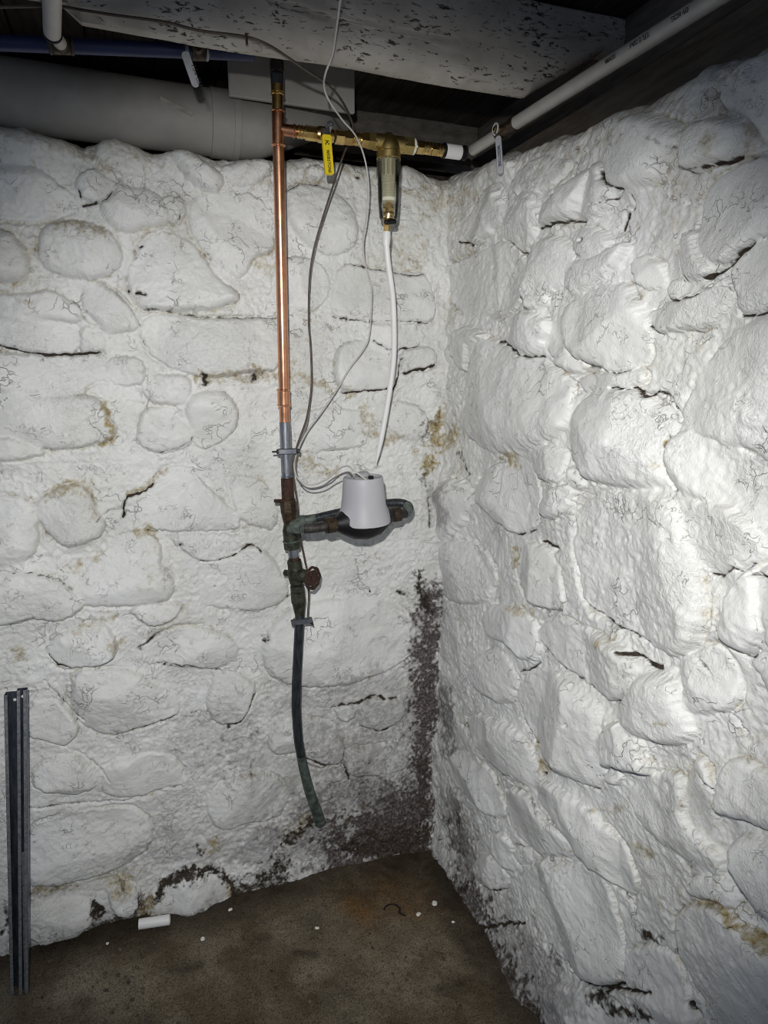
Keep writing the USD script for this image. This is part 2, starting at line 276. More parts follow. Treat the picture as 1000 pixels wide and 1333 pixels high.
RIGHT_STONES = """
648,284 655,271 670,249 683,249 696,275 683,313 672,328 659,321 648,310 | 30 20
584,341 615,328 643,315 668,330 672,350 670,370 664,392 650,407 615,410 588,406 576,385 | 34 30
680,345 692,315 714,306 732,317 733,340 725,370 706,380 700,397 690,404 682,395 | 28 18
693,292 697,270 714,253 740,227 758,222 742,270 734,282 714,287 | 26 22
736,280 742,245 754,218 775,212 785,240 785,262 760,280 | 20 12
736,305 747,293 767,297 785,315 770,330 745,335 736,323 | 22 12
735,350 750,333 780,325 800,315 802,323 787,347 762,372 737,387 730,370 | 22 12 0 0.35
722,415 735,390 765,380 800,365 812,378 825,405 835,430 833,468 810,480 790,486 765,475 740,462 726,440 | 38 30
810,347 820,335 842,337 850,357 845,372 825,375 | 16 9
780,225 782,200 795,170 810,150 835,147 860,155 883,167 882,190 860,205 852,235 825,242 800,244 787,237 | 40 26
890,205 895,175 912,155 940,150 962,160 957,180 950,200 920,212 897,222 888,220 | 34 18
900,262 915,235 950,212 975,203 1040,200 1040,290 1000,308 975,312 960,325 935,344 905,330 898,300 | 24 14
875,305 890,297 897,307 902,332 925,352 910,362 885,362 880,342 | 18 10
945,355 955,340 975,320 1000,314 1050,312 1050,393 1000,401 970,408 957,405 952,380 | 22 10
837,402 860,393 910,384 945,359 947,380 935,405 910,427 875,427 847,430 836,422 | 20 10
862,380 870,362 890,367 925,362 912,378 890,385 870,390 | 14 7
880,520 895,490 920,455 960,425 1000,410 1060,396 1060,620 1000,603 960,583 920,573 885,558 873,543 | 30 22
863,575 875,560 900,568 937,578 975,600 1050,606 1050,685 985,682 950,662 912,657 875,642 857,602 | 22 20 0 0.18
735,560 740,535 760,515 785,508 820,512 845,528 860,545 866,560 858,585 856,610 862,630 830,635 800,632 765,625 745,605 737,585 | 42 34
610,447 637,440 655,452 685,462 710,480 730,495 735,520 730,552 710,570 685,582 657,592 625,585 597,565 592,530 600,490 605,460 | 44 34
586,450 595,427 615,432 625,438 607,450 600,482 587,475 | 26 12
640,437 655,410 675,405 700,412 702,435 685,460 657,450 640,440 | 26 14
710,417 720,415 727,450 750,475 745,482 730,485 710,467 700,447 | 20 10 0 0.3
745,490 780,488 815,482 830,490 820,505 780,505 750,510 740,500 | 12 8
607,647 612,625 630,607 647,602 665,592 680,610 690,630 690,660 685,685 662,696 645,685 625,667 | 40 24
682,590 702,582 725,588 727,602 720,625 700,625 687,612 | 22 14
702,652 720,637 737,632 740,647 730,667 712,675 702,667 | 22 12
567,630 590,625 600,635 602,655 592,685 577,702 562,695 565,660 | 32 20
567,710 595,705 612,715 625,735 632,760 615,785 590,785 567,777 | 24 20
665,720 680,707 700,715 715,735 720,760 720,785 715,796 695,790 675,775 665,750 | 36 22
740,680 745,657 765,645 800,640 840,640 865,645 885,690 895,720 905,760 910,800 905,830 885,850 870,855 850,845 835,840 812,828 775,805 750,788 745,750 740,715 | 34 28 -0.13 0.02
690,825 700,810 720,805 740,815 762,825 795,840 817,865 827,880 810,902 795,915 775,905 750,890 735,880 720,868 700,845 | 46 30
665,910 668,890 685,875 710,877 730,890 750,900 767,920 775,950 778,985 778,1015 765,1028 745,1016 715,998 690,968 672,933 | 48 34
804,930 815,900 830,880 850,880 875,890 882,910 890,935 897,960 880,970 855,970 830,960 808,945 | 40 22
776,975 780,949 797,940 820,949 827,958 833,984 841,1005 830,1008 806,1000 785,1000 776,993 | 40 16
780,1010 794,1002 800,1018 783,1021 | 14 6
803,1034 832,1013 862,1006 877,1012 882,1037 882,1067 895,1090 927,1114 933,1138 921,1143 880,1120 847,1096 821,1070 | 22 14 0 0.2
884,1005 903,987 918,1017 927,1037 924,1067 915,1088 900,1088 888,1074 885,1037 | 18 10
927,1055 929,1028 939,996 953,990 968,999 1000,1013 1060,1030 1060,1110 1000,1080 962,1068 939,1062 | 34 16
951,1108 957,1093 971,1087 1000,1098 1060,1120 1060,1240 1000,1190 985,1175 962,1140 | 40 22
868,1190 897,1179 927,1182 956,1203 1000,1241 1060,1293 1060,1400 920,1400 905,1320 890,1290 872,1250 866,1215 | 30 16
800,1245 830,1238 860,1250 878,1290 888,1340 888,1400 830,1400 815,1330 800,1290 | 26 14
669,1139 691,1122 717,1130 753,1133 773,1156 784,1184 790,1226 798,1285 756,1283 728,1259 700,1223 691,1201 672,1173 | 36 28
647,1024 680,1038 700,1066 728,1091 739,1114 717,1117 691,1114 672,1100 650,1066 | 24 16
685,1030 700,1019 733,1038 773,1080 800,1110 812,1160 800,1170 756,1126 728,1084 | 26 14
627,1089 644,1089 661,1111 666,1133 655,1139 633,1114 | 20 10
613,1117 630,1118 647,1141 647,1159 633,1161 613,1145 | 20 10
571,1002 577,982 602,982 622,1002 644,1052 644,1066 622,1061 602,1041 582,1022 | 26 18
600,932 632,935 657,952 680,972 685,1000 683,1028 670,1020 645,1005 620,980 602,955 | 24 18
605,870 635,840 650,860 665,880 660,905 657,915 635,910 610,892 | 22 14
620,810 625,792 650,792 675,797 690,820 692,858 675,857 655,832 632,832 | 24 16
932,807 942,772 952,752 970,742 977,770 987,802 988,835 967,850 950,845 930,830 | 34 14
972,742 1000,737 1060,742 1060,856 1000,848 992,830 985,795 980,765 | 24 12
877,872 902,842 925,842 942,862 952,890 947,920 925,928 890,932 884,900 | 16 14
962,860 985,852 1050,856 1050,920 997,912 985,890 | 22 10
622,211 635,203 655,203 655,233 646,240 628,229 | 24 12
593,302 608,266 626,238 644,253 646,284 633,297 604,317 | 24 16
659,231 683,207 723,203 727,218 700,250 683,250 661,250 | 22 14
930,105 975,65 1060,40 1060,190 990,190 965,152 935,140 | 20 14
868,650 900,655 945,665 975,700 982,728 960,740 930,750 905,735 890,700 | 16 14
735,605 755,630 740,640 735,625 | 10 6
885,1155 905,1140 940,1150 955,1165 950,1190 925,1172 897,1170 | 18 10
600,1250 620,1215 650,1215 668,1245 690,1290 705,1330 700,1400 650,1400 | 30 20
700,1290 730,1285 760,1300 790,1310 800,1340 790,1400 720,1400 | 24 14
"""
# cracks and open joints: points | width px | depth mm | strength of the shade painted into them
BACK_CRACKS = """
-10,450 25,457 62,461 100,459 131,458 | 2.2 10 1
63,856 75,868 96,871 115,868 130,866 146,860 | 1.6 8 .8
160,956 175,952 200,945 228,937 | 1.6 8 .9
180,848 190,842 205,830 | 1.6 6 .6
205,867 245,870 275,877 300,876 | 1.3 6 .7
331,905 327,922 317,938 305,944 290,947 | 1.8 8 .9
445,511 482,509 505,506 516,506 521,490 524,468 | 1.6 7 .8
530,485 545,482 555,480 570,476 | 2.2 9 1
490,442 508,454 520,456 540,453 550,446 | 1.6 7 .6
262,733 285,733 305,726 320,715 330,711 342,720 | 1.4 6 .7
160,676 161,655 166,649 180,645 192,639 201,631 | 1.8 8 .9
125,681 140,668 160,664 161,655 | 1.4 6 .5
101,245 105,254 | 2 8 .9
106,265 120,262 130,262 138,256 147,247 | 1.8 8 .8
188,402 205,402 240,408 300,413 362,413 | 2.4 8 .45
462,342 500,350 545,357 560,355 | 1.8 6 .6
440,411 485,417 565,418 | 1.3 5 .5
400,992 420,1000 450,1003 455,1012 458,1022 | 1.6 8 .8
205,590 230,584 250,577 252,568 | 1.4 5 .5
187,442 197,463 218,476 241,485 258,492 | 1.3 5 .4
-10,745 20,748 40,746 75,757 95,770 | 1.3 5 .5
10,815 42,806 | 1.6 6 .6
52,682 60,697 68,703 85,713 105,710 130,700 | 1.4 5 .4
128,366 150,378 168,394 180,416 183,425 | 1.8 7 .4
95,390 106,400 110,415 115,425 | 1.2 5 .4
55,585 85,586 112,580 128,575 | 1.2 5 .4
97,516 110,512 122,514 | 1.2 5 .4
310,249 328,247 342,257 352,268 | 1.4 6 .4
228,290 238,275 242,262 236,252 | 1.5 6 .4
376,246 395,236 425,243 | 1.5 6 .6
30,1060 110,1052 165,1048 200,1036 235,1030 | 1.4 6 .4
435,928 448,921 470,920 490,908 520,912 | 1.4 6 .7
452,983 447,1005 | 1.5 6 .6
475,950 500,957 515,950 | 1.4 6 .7
561,650 564,690 | 1.5 7 .5
350,872 372,892 400,897 | 1.4 5 .4
188,692 230,695 300,692 328,688 | 1.2 5 .35
290,796 330,798 365,790 380,780 | 1.2 5 .4
225,560 227,545 236,535 | 1.2 5 .35
110,940 95,930 70,905 55,890 | 1.4 6 .5
82,975 105,985 130,1005 142,1020 | 1.2 5 .35
"""
RIGHT_CRACKS = """
637,443 645,446 655,453 670,463 680,462 692,463 | 2.6 12 .8
693,296 705,292 716,288 730,286 746,287 | 2.2 10 .9
589,313 596,315 604,320 | 1.6 8 .8
648,312 660,322 672,330 | 1.6 8 .7
775,226 781,237 788,243 804,245 | 2 9 .9
764,266 787,257 803,246 | 1.4 6 .6
812,252 810,265 804,271 | 1.6 7 .8
798,276 793,290 791,297 | 3.2 10 1
888,222 905,219 922,213 | 1.6 7 .7
922,213 937,208 951,201 | 3 12 1
958,206 975,199 | 1.8 8 .8
977,315 960,327 950,338 935,351 912,362 | 2.6 12 1
912,381 900,386 877,392 865,391 857,384 | 2 9 .9
837,401 855,395 | 1.5 6 .6
943,353 950,377 955,407 | 1.4 7 .6
955,411 975,411 988,407 1010,404 | 2.2 9 .9
835,424 842,433 851,434 | 1.6 8 .8
787,505 802,508 815,506 827,517 842,511 855,517 860,526 864,532 | 1.9 9 .9
895,447 910,437 | 1.3 6 .6
990,310 1010,304 | 1.6 7 .8
864,533 872,545 866,565 | 1.4 7 .5
857,585 856,605 864,630 872,637 | 1.4 7 .6
643,684 662,697 683,692 | 1.6 8 .7
695,705 705,710 714,716 | 2.4 10 1
665,755 679,780 698,792 718,797 | 1.7 8 .7
730,588 742,616 750,625 | 1.4 7 .6
700,845 720,870 750,889 782,912 798,916 | 1.6 8 .6
752,788 775,805 812,828 835,841 | 1.6 8 .7
800,850 825,860 835,867 847,874 | 2.4 11 1
667,935 682,965 705,990 730,1011 765,1031 | 1.7 8 .7
785,1000 806,1001 818,1007 831,1009 | 2.4 10 .95
667,876 677,874 690,863 | 1.6 7 .7
910,748 925,752 940,741 952,746 968,735 | 1.6 7 .7
972,750 987,755 1002,746 | 2.4 9 .9
935,840 955,852 967,857 980,846 | 1.5 7 .6
937,930 946,942 955,957 | 1.5 6 .6
900,860 910,870 920,880 | 1.2 5 .4
847,959 857,970 | 1.8 9 .9
903,1010 915,1022 927,1034 | 1.7 8 .8
927,1040 933,1058 950,1067 974,1073 1005,1087 | 2.2 10 .85
950,1110 953,1130 971,1155 1003,1198 | 1.4 8 .4
640,1012 662,1026 680,1037 700,1064 728,1090 742,1114 753,1129 | 1.5 7 .4
753,1129 770,1143 790,1165 809,1186 | 1.6 8 .6
750,1285 780,1291 795,1287 | 3 12 1
865,1248 880,1273 893,1298 904,1314 | 3 14 .9
883,1312 895,1332 | 3 10 .9
613,1146 622,1154 633,1161 645,1160 | 1.8 8 .8
624,1207 669,1206 | 3 10 .8
727,1259 750,1286 790,1294 830,1300 | 3.4 12 .9
595,945 600,955 | 2 9 .8
600,482 603,470 612,452 | 1.4 6 .4
605,505 596,530 | 1.4 6 .4
735,497 748,512 742,525 | 1.4 6 .4
750,475 775,483 790,487 812,485 | 1.6 8 .6
724,440 735,462 760,478 | 1.4 6 .5
600,650 612,622 632,605 650,600 | 1.5 6 .4
740,690 737,650 745,640 | 1.3 6 .3
672,1105 660,1100 655,1117 667,1135 | 1.4 6 .4
"""
# stains: kind (t = ochre soil, k = black mould or grime, p = grey-violet damp) points | radius px | strength
BACK_STAINS = """
t 70,296 95,292 120,297 135,302 | 8 .55
t 150,300 160,320 | 7 .3
t 60,650 80,635 103,632 115,645 | 7 .55
t 118,660 124,672 | 5 .4
t 180,694 200,696 | 7 .6
t 165,646 190,636 217,612 | 4 .6
t 98,745 100,735 110,750 | 8 .5
t 122,735 130,725 | 5 .5
t 135,530 140,548 148,560 146,572 130,578 | 5 .75
t 8,383 40,396 | 4 .4
t 265,492 300,490 320,488 360,492 | 9 .55
t 380,470 385,500 375,480 430,505 460,512 | 6 .5
t 475,525 485,560 505,572 520,570 | 8 .5
t 465,412 500,405 | 5 .25
t 385,595 410,600 400,612 440,618 | 8 .5
t 370,640 365,655 | 6 .3
t 340,620 345,650 | 5 .3
t 25,855 | 12 .5
t 145,835 150,845 158,840 | 7 .5
t 110,815 100,825 135,812 | 6 .4
t 150,800 140,805 | 9 .4
t 207,745 215,760 | 4 .3
t 140,1150 155,1158 170,1150 | 12 .55
t 40,1168 90,1160 | 7 .6
t 188,1190 197,1178 | 7 .8
t 305,1180 295,1158 | 5 .6
t 280,1100 276,1112 | 7 .6
t 385,1090 400,1075 | 9 .6
t 240,265 230,250 | 6 .25
t 490,200 560,260 | 14 .2
t 60,222 40,213 | 8 .3
t 145,215 110,200 100,192 | 10 .45
t 285,205 270,198 | 8 .4
t 420,200 380,206 | 8 .35
t 225,316 240,310 210,303 | 6 .35
t 575,545 572,570 580,580 | 12 .8
t 562,612 565,600 | 8 .9
t 546,590 | 7 .5
t 20,1000 15,1010 | 8 .5
t 545,470 530,500 | 10 .25
k 205,1175 210,1162 232,1146 255,1140 285,1142 302,1158 312,1178 | 6 .85
k 120,1185 128,1192 125,1200 | 7 .9
k 120,1215 150,1208 175,1198 185,1185 | 10 .65
k 185,1190 180,1172 | 5 .7
k 310,1172 320,1160 345,1150 375,1135 | 13 .75
k 372,1102 392,1088 408,1075 | 8 .8
k 320,1168 325,1178 | 9 .85
k 450,1098 470,1115 | 12 .55
k 490,1095 530,1100 560,1115 | 15 .75
k 545,1080 560,1095 | 12 .8
k 552,745 550,765 557,785 | 6 .75
k 561,785 560,800 | 4 .9
k 558,640 556,615 | 5 .5
k 552,568 560,555 570,545 | 8 .55
k 265,488 268,498 | 3.5 1
k 333,489 331,493 | 3 1
k 455,415 | 2.5 1
k 488,417 | 2 .9
k 167,377 | 1.8 1
k 179,381 188,382 | 2.2 1
k 216,869 | 3 1
k 182,849 | 3 .9
k 305,946 300,950 | 3.5 .8
k 486,773 | 2.2 .8
k 527,777 | 3.5 .9
k 236,712 | 2.5 .9
k 347,834 | 3.5 .9
k 184,318 186,317 | 1.8 1
k 470,226 | 2 1
k 101,941 | 2 .9
k 300,1000 330,960 310,975 | 10 .25
k 155,1155 160,1162 | 4 .5
k 60,1165 90,1160 | 5 .4
k 290,960 280,985 300,1020 330,1000 | 10 .3
k 10,1215 30,1210 | 10 .7
k 345,1195 420,1150 480,1118 540,1112 | 7 .5
p 561,780 560,860 558,920 556,990 555,1060 | 17 1.2
p 530,1060 470,1090 550,1100 440,1110 500,1115 | 26 1.3
k 556,1000 556,1060 540,1100 | 8 .6
k 520,1105 480,1112 | 8 .6
k 430,1105 400,1125 | 8 .35
k 470,1070 520,1075 555,1050 | 16 .42
k 450,1108 500,1112 550,1110 | 9 .8
k 440,1050 425,1080 | 8 .4
p 552,800 556,840 | 9 .8
p 520,1040 480,1060 540,1060 | 30 .9
p 440,1040 400,1060 430,1080 | 24 .75
p 420,1020 400,985 440,970 | 20 .4
p 540,960 545,900 | 16 .6
p 330,1105 310,1120 350,1110 | 14 .55
p 470,1020 500,1080 430,1110 | 24 .8
p 380,1040 385,1010 | 14 .4
p 300,970 260,960 320,1000 | 20 .2
p 490,880 520,890 | 14 .35
p 570,680 565,640 | 10 .35
p 395,1120 350,1130 | 14 .5
p 420,960 470,1000 500,960 460,1040 | 34 .55
p 300,950 330,1010 250,960 | 30 .34
p 230,1100 300,1110 180,1120 | 26 .34
p 380,930 500,900 540,930 | 24 .4
p 350,1090 420,1110 | 22 .7
p 90,1160 40,1175 | 10 .4
k 150,1200 170,1205 130,1218 | 9 .8
k 315,1165 345,1160 370,1150 | 9 .75
k 20,1205 5,1190 | 9 .6
k 395,1140 440,1130 | 8 .5
k 262,1118 258,1108 | 4 .7
k 245,1160 300,1168 | 3 .2
"""
RIGHT_STAINS = """
t 645,595 660,592 658,605 | 6 .7
t 580,560 575,580 | 8 .6
t 590,600 585,615 | 8 .35
t 658,715 662,725 660,738 | 5 .65
t 655,790 680,797 | 6 .5
t 690,968 692,990 694,1005 | 7 .65
t 765,1055 780,1062 800,1050 | 6 .4
t 820,1110 812,1105 830,1118 | 8 .5
t 890,1177 910,1177 930,1180 955,1203 1003,1240 | 5 .75
t 850,1183 835,1190 | 6 .3
t 785,832 775,845 | 6 .6
t 862,573 858,580 | 3 .7
t 855,605 848,610 | 4 .4
t 610,348 600,365 595,352 | 8 .2
t 588,258 600,250 | 10 .5
t 605,270 590,300 | 10 .2
t 720,205 760,190 800,160 | 10 .35
t 700,225 720,262 | 6 .3
t 940,160 930,200 | 9 .35
t 700,1135 735,1128 | 6 .35
t 727,1108 735,1112 | 5 .4
t 612,865 607,868 | 5 .3
t 670,395 | 6 .2
t 875,943 860,941 | 3 .5
t 792,950 | 6 .3
k 712,718 | 3.2 1
k 862,570 | 2.6 .95
k 749,311 | 2.4 1
k 752,312 | 2 1
k 776,224 778,230 | 3 .9
k 877,262 | 2 1
k 835,165 858,185 870,190 | 4 .4
k 960,90 985,110 | 4 .4
k 735,192 | 2 .9
k 987,196 | 3.5 1
k 743,943 | 1.8 1
k 595,945 597,948 | 2.2 1
k 585,590 600,617 | 3 .6
k 694,1009 | 3.5 .9
k 931,1015 | 2 .9
k 646,297 | 2 .6
k 935,300 | 1.5 .8
k 842,1228 830,1230 820,1222 | 7 .7
k 862,1242 878,1270 | 4 .5
k 760,1300 790,1320 830,1325 | 9 .75
k 700,1240 712,1262 | 8 .5
k 602,1150 598,1165 | 6 .7
k 590,1130 600,1180 640,1230 680,1285 705,1333 | 7 .55
k 585,1060 575,1090 590,1110 | 9 .5
k 810,1285 800,1300 | 7 .4
k 915,1330 940,1400 | 8 .3
p 575,1040 590,1090 600,1140 | 12 .7
p 660,1225 690,1270 720,1330 | 24 .6
p 630,1200 655,1260 | 14 .6
p 650,1180 640,1215 | 12 .4
p 740,1300 700,1320 | 24 .5
p 570,900 572,980 | 8 .8
p 600,1160 640,1240 680,1300 700,1350 | 20 1.0
p 585,1070 595,1110 | 12 .8
p 572,640 575,680 | 10 .6
p 565,820 568,770 | 5 .4
"""
BACK_TOP = [(-200, 150), (0, 158), (30, 160), (85, 180), (108, 190), (128, 180), (150, 172), (170, 178), (195, 190), (250, 194), (275, 202), (300, 206), (330, 202), (365, 203), (400, 204), (440, 207), (470, 210), (520, 212), (560, 221), (590, 228), (612, 226), (700, 226)]
RIGHT_TOP = [(560, 225), (600, 222), (622, 205), (650, 200), (690, 190), (720, 178), (760, 155), (800, 138), (850, 118), (880, 104), (930, 78), (960, 60), (1000, 38), (1060, 0), (1200, -90)]

def parse(text, kinds=False):
    out = []
    for line in text.strip().splitlines():
        a, _, b = line.partition("|"); k = None
        if kinds: k, a = a.split(None, 1)
        out.append((k, np.array([[float(q) for q in w.split(",")] for w in a.split()]), [float(q) for q in b.split()]))
    return out
def chaikin(p, times=2):
    for _ in range(times):
        q = np.roll(p, -1, 0); p = np.stack([0.75*p+0.25*q, 0.25*p+0.75*q], 1).reshape(-1, 2)
    return p
def seg_dist(X, Yy, pts):
    if len(pts) == 1: return np.hypot(X-pts[0, 0], Yy-pts[0, 1])
    best = np.full(X.shape, 1e9)
    for a, b in zip(pts[:-1], pts[1:]):
        ab = b-a; t = np.clip(((X-a[0])*ab[0]+(Yy-a[1])*ab[1])/(ab@ab), 0, 1)
        best = np.minimum(best, np.hypot(X-a[0]-t*ab[0], Yy-a[1]-t*ab[1]))
    return best
def ridge(p, octaves, seed): return 1-np.abs(2*meshkit.fbm(p, octaves, seed)-1)

def build_wall(name, wall_label, axis, u_range, top_px, stones, cracks, stains, seed, lean, foot):
    """a rubble wall as a relief over its plane: every stone a mesh of its own set into the mortar, all sharing their edge points"""
    rng = np.random.default_rng(seed)
    tops = np.array([on(px, py, axis, 0.0) for px, py in top_px]); ua = tops[:, 1-axis]; order = np.argsort(ua)
    u = np.arange(u_range[0], u_range[1]+STEP/2, STEP); nu = len(u)
    ztop = np.interp(u, ua[order], tops[order, 2])
    ztop += 0.03*(meshkit.fbm(np.stack([u*14, u*0+seed, u*0], -1), 4, seed)-0.5)
    z0 = -0.05; nv = int(2.02/STEP); t = np.linspace(0, 1, nv)
    U = np.broadcast_to(u, (nv, nu)); Z = z0+t[:, None]*(ztop-z0)
    N = np.zeros(3); N[axis] = -1.0
    base = np.zeros((nv, nu, 3)); base[..., 1-axis] = U; base[..., 2] = Z; base[..., axis] = lean(U, Z)
    pix = proj(base+N*0.02); X, Yy = pix[..., 0], pix[..., 1]
    q = np.stack([U, Z, np.full_like(U, seed*3.7)], -1)
    ppm = np.hypot(np.gradient(X, axis=1), np.gradient(Yy, axis=1))/STEP
    wob = 3.0
    WX = X+wob*(meshkit.fbm(q*18, 3, seed+1)-0.5)*2+2.4*(meshkit.fbm(q*75, 2, seed+28)-0.5)*2; WY = Yy+wob*(meshkit.fbm(q*18, 3, seed+2)-0.5)*2+2.4*(meshkit.fbm(q*75, 2, seed+29)-0.5)*2
    # mortar
    low = 0.030*(meshkit.fbm(q*3.5, 3, seed+3)-0.5)
    h = low+0.020*(meshkit.fbm(q*13, 3, seed+4)-0.5)-0.006
    label = np.zeros((nv, nu), np.int32); n = 0
    for _, poly, par in stones:
        poly = np.asarray(shapely.Polygon(chaikin(poly, 1)).buffer(GROW, join_style=2).exterior.coords)[:-1]; x0, y0 = poly.min(0)-6; x1, y1 = poly.max(0)+6
        sel = (X > x0) & (X < x1) & (Yy > y0) & (Yy < y1)
        if not sel.any(): continue
        r0, r1 = np.where(sel.any(1))[0][[0, -1]]; c0, c1 = np.where(sel.any(0))[0][[0, -1]]
        r0, c0 = max(r0-2, 0), max(c0-2, 0); sl = (slice(r0, r1+3), slice(c0, c1+3))
        m = shapely.contains_xy(shapely.Polygon(poly).buffer(0), WX[sl], WY[sl]) & (label[sl] == 0)
        m[:, 0] &= c0 > 0; m[-1] &= r1+3 < nv
        lab, k = ndimage.label(m)
        if k == 0: continue
        m = lab == 1+np.argmax(ndimage.sum(m, lab, range(1, k+1)))
        if m.sum() < 40: continue
        n += 1; label[sl][m] = n
        d = ndimage.distance_transform_edt(np.pad(m, 1))[1:-1, 1:-1]*STEP; dm = d.max()
        A = par[0]/1000*RELIEF; w = min(par[1]/1000, dm*0.9); tu, tv = (par[2], par[3]) if len(par) > 3 else rng.normal(0, 0.10, 2)
        w *= 0.75; e = np.clip(d/w, 0, 1); edge = np.sqrt(1-(1-e)**2); dome = 1-(1-np.clip(d/dm, 0, 1))**2
        uu, zz = U[sl]-U[sl][m].mean(), Z[sl]-Z[sl][m].mean(); su, sz = uu[m].std()+1e-4, zz[m].std()+1e-4
        body = A*(0.55+0.45*dome)+tu*uu+tv*zz
        for k in range(4):                     # split faces: flat cuts across the boulder
            an = rng.uniform(0, 6.283); g = rng.uniform(0.10, 0.42); cu, cz = rng.normal(0, 0.75, 2)*[su, sz]
            plane = A*rng.uniform(0.80, 1.0)+g*(np.cos(an)*(uu-cu)+np.sin(an)*(zz-cz)); sm = 0.0022
            body = 0.5*(body+plane-np.sqrt((body-plane)**2+sm*sm))
        facet = 0.010*RELIEF*(ridge(q[sl]*rng.uniform(6, 12)+rng.uniform(0, 50, 3), 3, seed+n)-0.6)
        hs = low[sl]+np.maximum(body, -0.006)*edge+facet*edge+rng.uniform(-0.003, 0.004)*edge
        h[sl][m] = hs[m]
    joint = label == 0
    dj = ndimage.distance_transform_edt(joint)*STEP
    sharp = np.clip((meshkit.fbm(q*11, 2, seed+7)-0.40)*5, 0, 1)
    h -= np.where(joint, 0.007*np.exp(-(dj/0.006)**2)*sharp, 0)
    # mortar and many coats of paint bury the edges unevenly
    fill = ndimage.gaussian_filter(h, 0.022/STEP)-0.0045+0.016*(meshkit.fbm(q*16, 3, seed+20)-0.5)+0.010*(meshkit.fbm(q*6, 2, seed+21)-0.55)+0.001
    kk = 0.0022; h = 0.5*(h+fill+np.sqrt((h-fill)**2+kk*kk))
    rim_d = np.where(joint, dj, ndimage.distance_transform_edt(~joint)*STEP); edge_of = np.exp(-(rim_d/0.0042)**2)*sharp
    h -= 0.010*edge_of
    h = ndimage.gaussian_filter(h, 0.0012/STEP)
    # trowelled, brushed and flaking paint
    patch = np.clip((meshkit.fbm(q*5, 2, seed+22)-0.35)*3, 0, 1); h += 0.0058*(meshkit.fbm(q*34, 4, seed+8)-0.5)+0.0042*(ridge(q*60, 3, seed+9)-0.7)*(0.15+0.8*joint+0.6*patch)+0.0022*(meshkit.fbm(q*110, 2, seed+23)-0.5)*(0.05+patch)
    flow = meshkit.fbm(q*9, 2, seed+10); h += 0.0019*(ridge(np.stack([U*30+flow*5, Z*55+flow*5, U*0+seed], -1), 3, seed+11)-0.7)
    foot_d = foot(U, Z); h += foot_d
    near = np.clip(1-np.abs(U)/0.09, 0, 1); h += near*(0.045*(meshkit.fbm(q*np.array([9, 9, 1])+7, 3, seed+24)-0.45)+0.012*(ridge(q*26, 2, seed+25)-0.6))
    stain = np.zeros((nv, nu, 3))
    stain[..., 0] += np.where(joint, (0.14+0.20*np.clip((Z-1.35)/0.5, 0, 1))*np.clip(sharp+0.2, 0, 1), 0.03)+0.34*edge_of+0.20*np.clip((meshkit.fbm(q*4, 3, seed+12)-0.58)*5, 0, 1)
    stain[..., 1] += 0.46*np.exp(-(rim_d/0.0028)**2)*np.clip(sharp+.15, 0, 1)*np.clip((meshkit.fbm(q*16, 2, seed+27)-0.38)*6, 0, 1)+0.03*joint  # darker line along the stone edges, broken up by noise
    for _, pts, (wd, dp, crack_shade) in cracks:  # grooves, with the shade inside them painted in as dark colour
        x0, y0 = pts.min(0)-14; x1, y1 = pts.max(0)+14; sel = (X > x0) & (X < x1) & (Yy > y0) & (Yy < y1)
        if not sel.any(): continue
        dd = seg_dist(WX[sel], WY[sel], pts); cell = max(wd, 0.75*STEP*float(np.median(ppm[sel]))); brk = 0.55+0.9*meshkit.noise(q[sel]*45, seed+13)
        dd = np.maximum(dd+1.1*(meshkit.noise(q[sel]*90, seed+26)-0.5), 0); g = np.exp(-(dd/cell)**2); h[sel] -= 0.001*dp*g*brk; s = stain[sel]; s[:, 1] = np.maximum(s[:, 1], 1.5*crack_shade*np.exp(-(dd/(cell*0.72))**2)*np.clip(brk+.15, 0, 1)); stain[sel] = s
    for kind, pts, (rd, st) in stains:
        x0, y0 = pts.min(0)-3*rd-4; x1, y1 = pts.max(0)+3*rd+4; sel = (X > x0) & (X < x1) & (Yy > y0) & (Yy < y1)
        if not sel.any(): continue
        warp = 1.0*rd; qs = q[sel]; ax = X[sel]+warp*((meshkit.fbm(qs*40, 3, seed+14)-0.5)*2+(meshkit.fbm(qs*140, 2, seed+30)-0.5)*2); ay = Yy[sel]+warp*((meshkit.fbm(qs*40, 3, seed+15)-0.5)*2+(meshkit.fbm(qs*140, 2, seed+31)-0.5)*2)
        g = np.exp(-(seg_dist(ax, ay, pts)/(rd*1.15))**2)*st*1.15; k = "tkp".index(kind); s = stain[sel]; s[:, k] = np.maximum(s[:, k], g); stain[sel] = s
        if kind == "k" and rd < 4.6 and st >= .9: h[sel] -= 0.012*np.clip(g, 0, 1)
    # damp and soil climbing from the floor
    up = np.clip(1-(Z-0.0)/0.09, 0, 1)*(0.55+0.9*meshkit.fbm(q*9, 3, seed+16))
    stain[..., 2] = np.maximum(stain[..., 2], 0.75*up); stain[..., 1] = np.maximum(stain[..., 1], 0.9*np.clip(1-(Z-0.0)/0.035, 0, 1)*(0.4+meshkit.fbm(q*20, 3, seed+17)))
    stain[..., 0] = np.maximum(stain[..., 0], 0.5*np.clip(1-(ztop-Z)/0.10, 0, 1)*(0.3+meshkit.fbm(q*15, 3, seed+18)))
    # the worn top edge and the ledge behind it
    dz = np.clip((ztop-Z)/0.035, 0, 1); h -= 0.035*(1-np.sqrt(1-(1-dz)**2))
    pos = base+N*h[..., None]
    back = np.array([0.006, 0.014, 0.024, 0.036, 0.05, 0.07, 0.1, 0.14, 0.19, 0.25, 0.32, 0.40]); led = np.repeat(pos[-1:], len(back), 0)
    led[..., axis] += back[:, None]
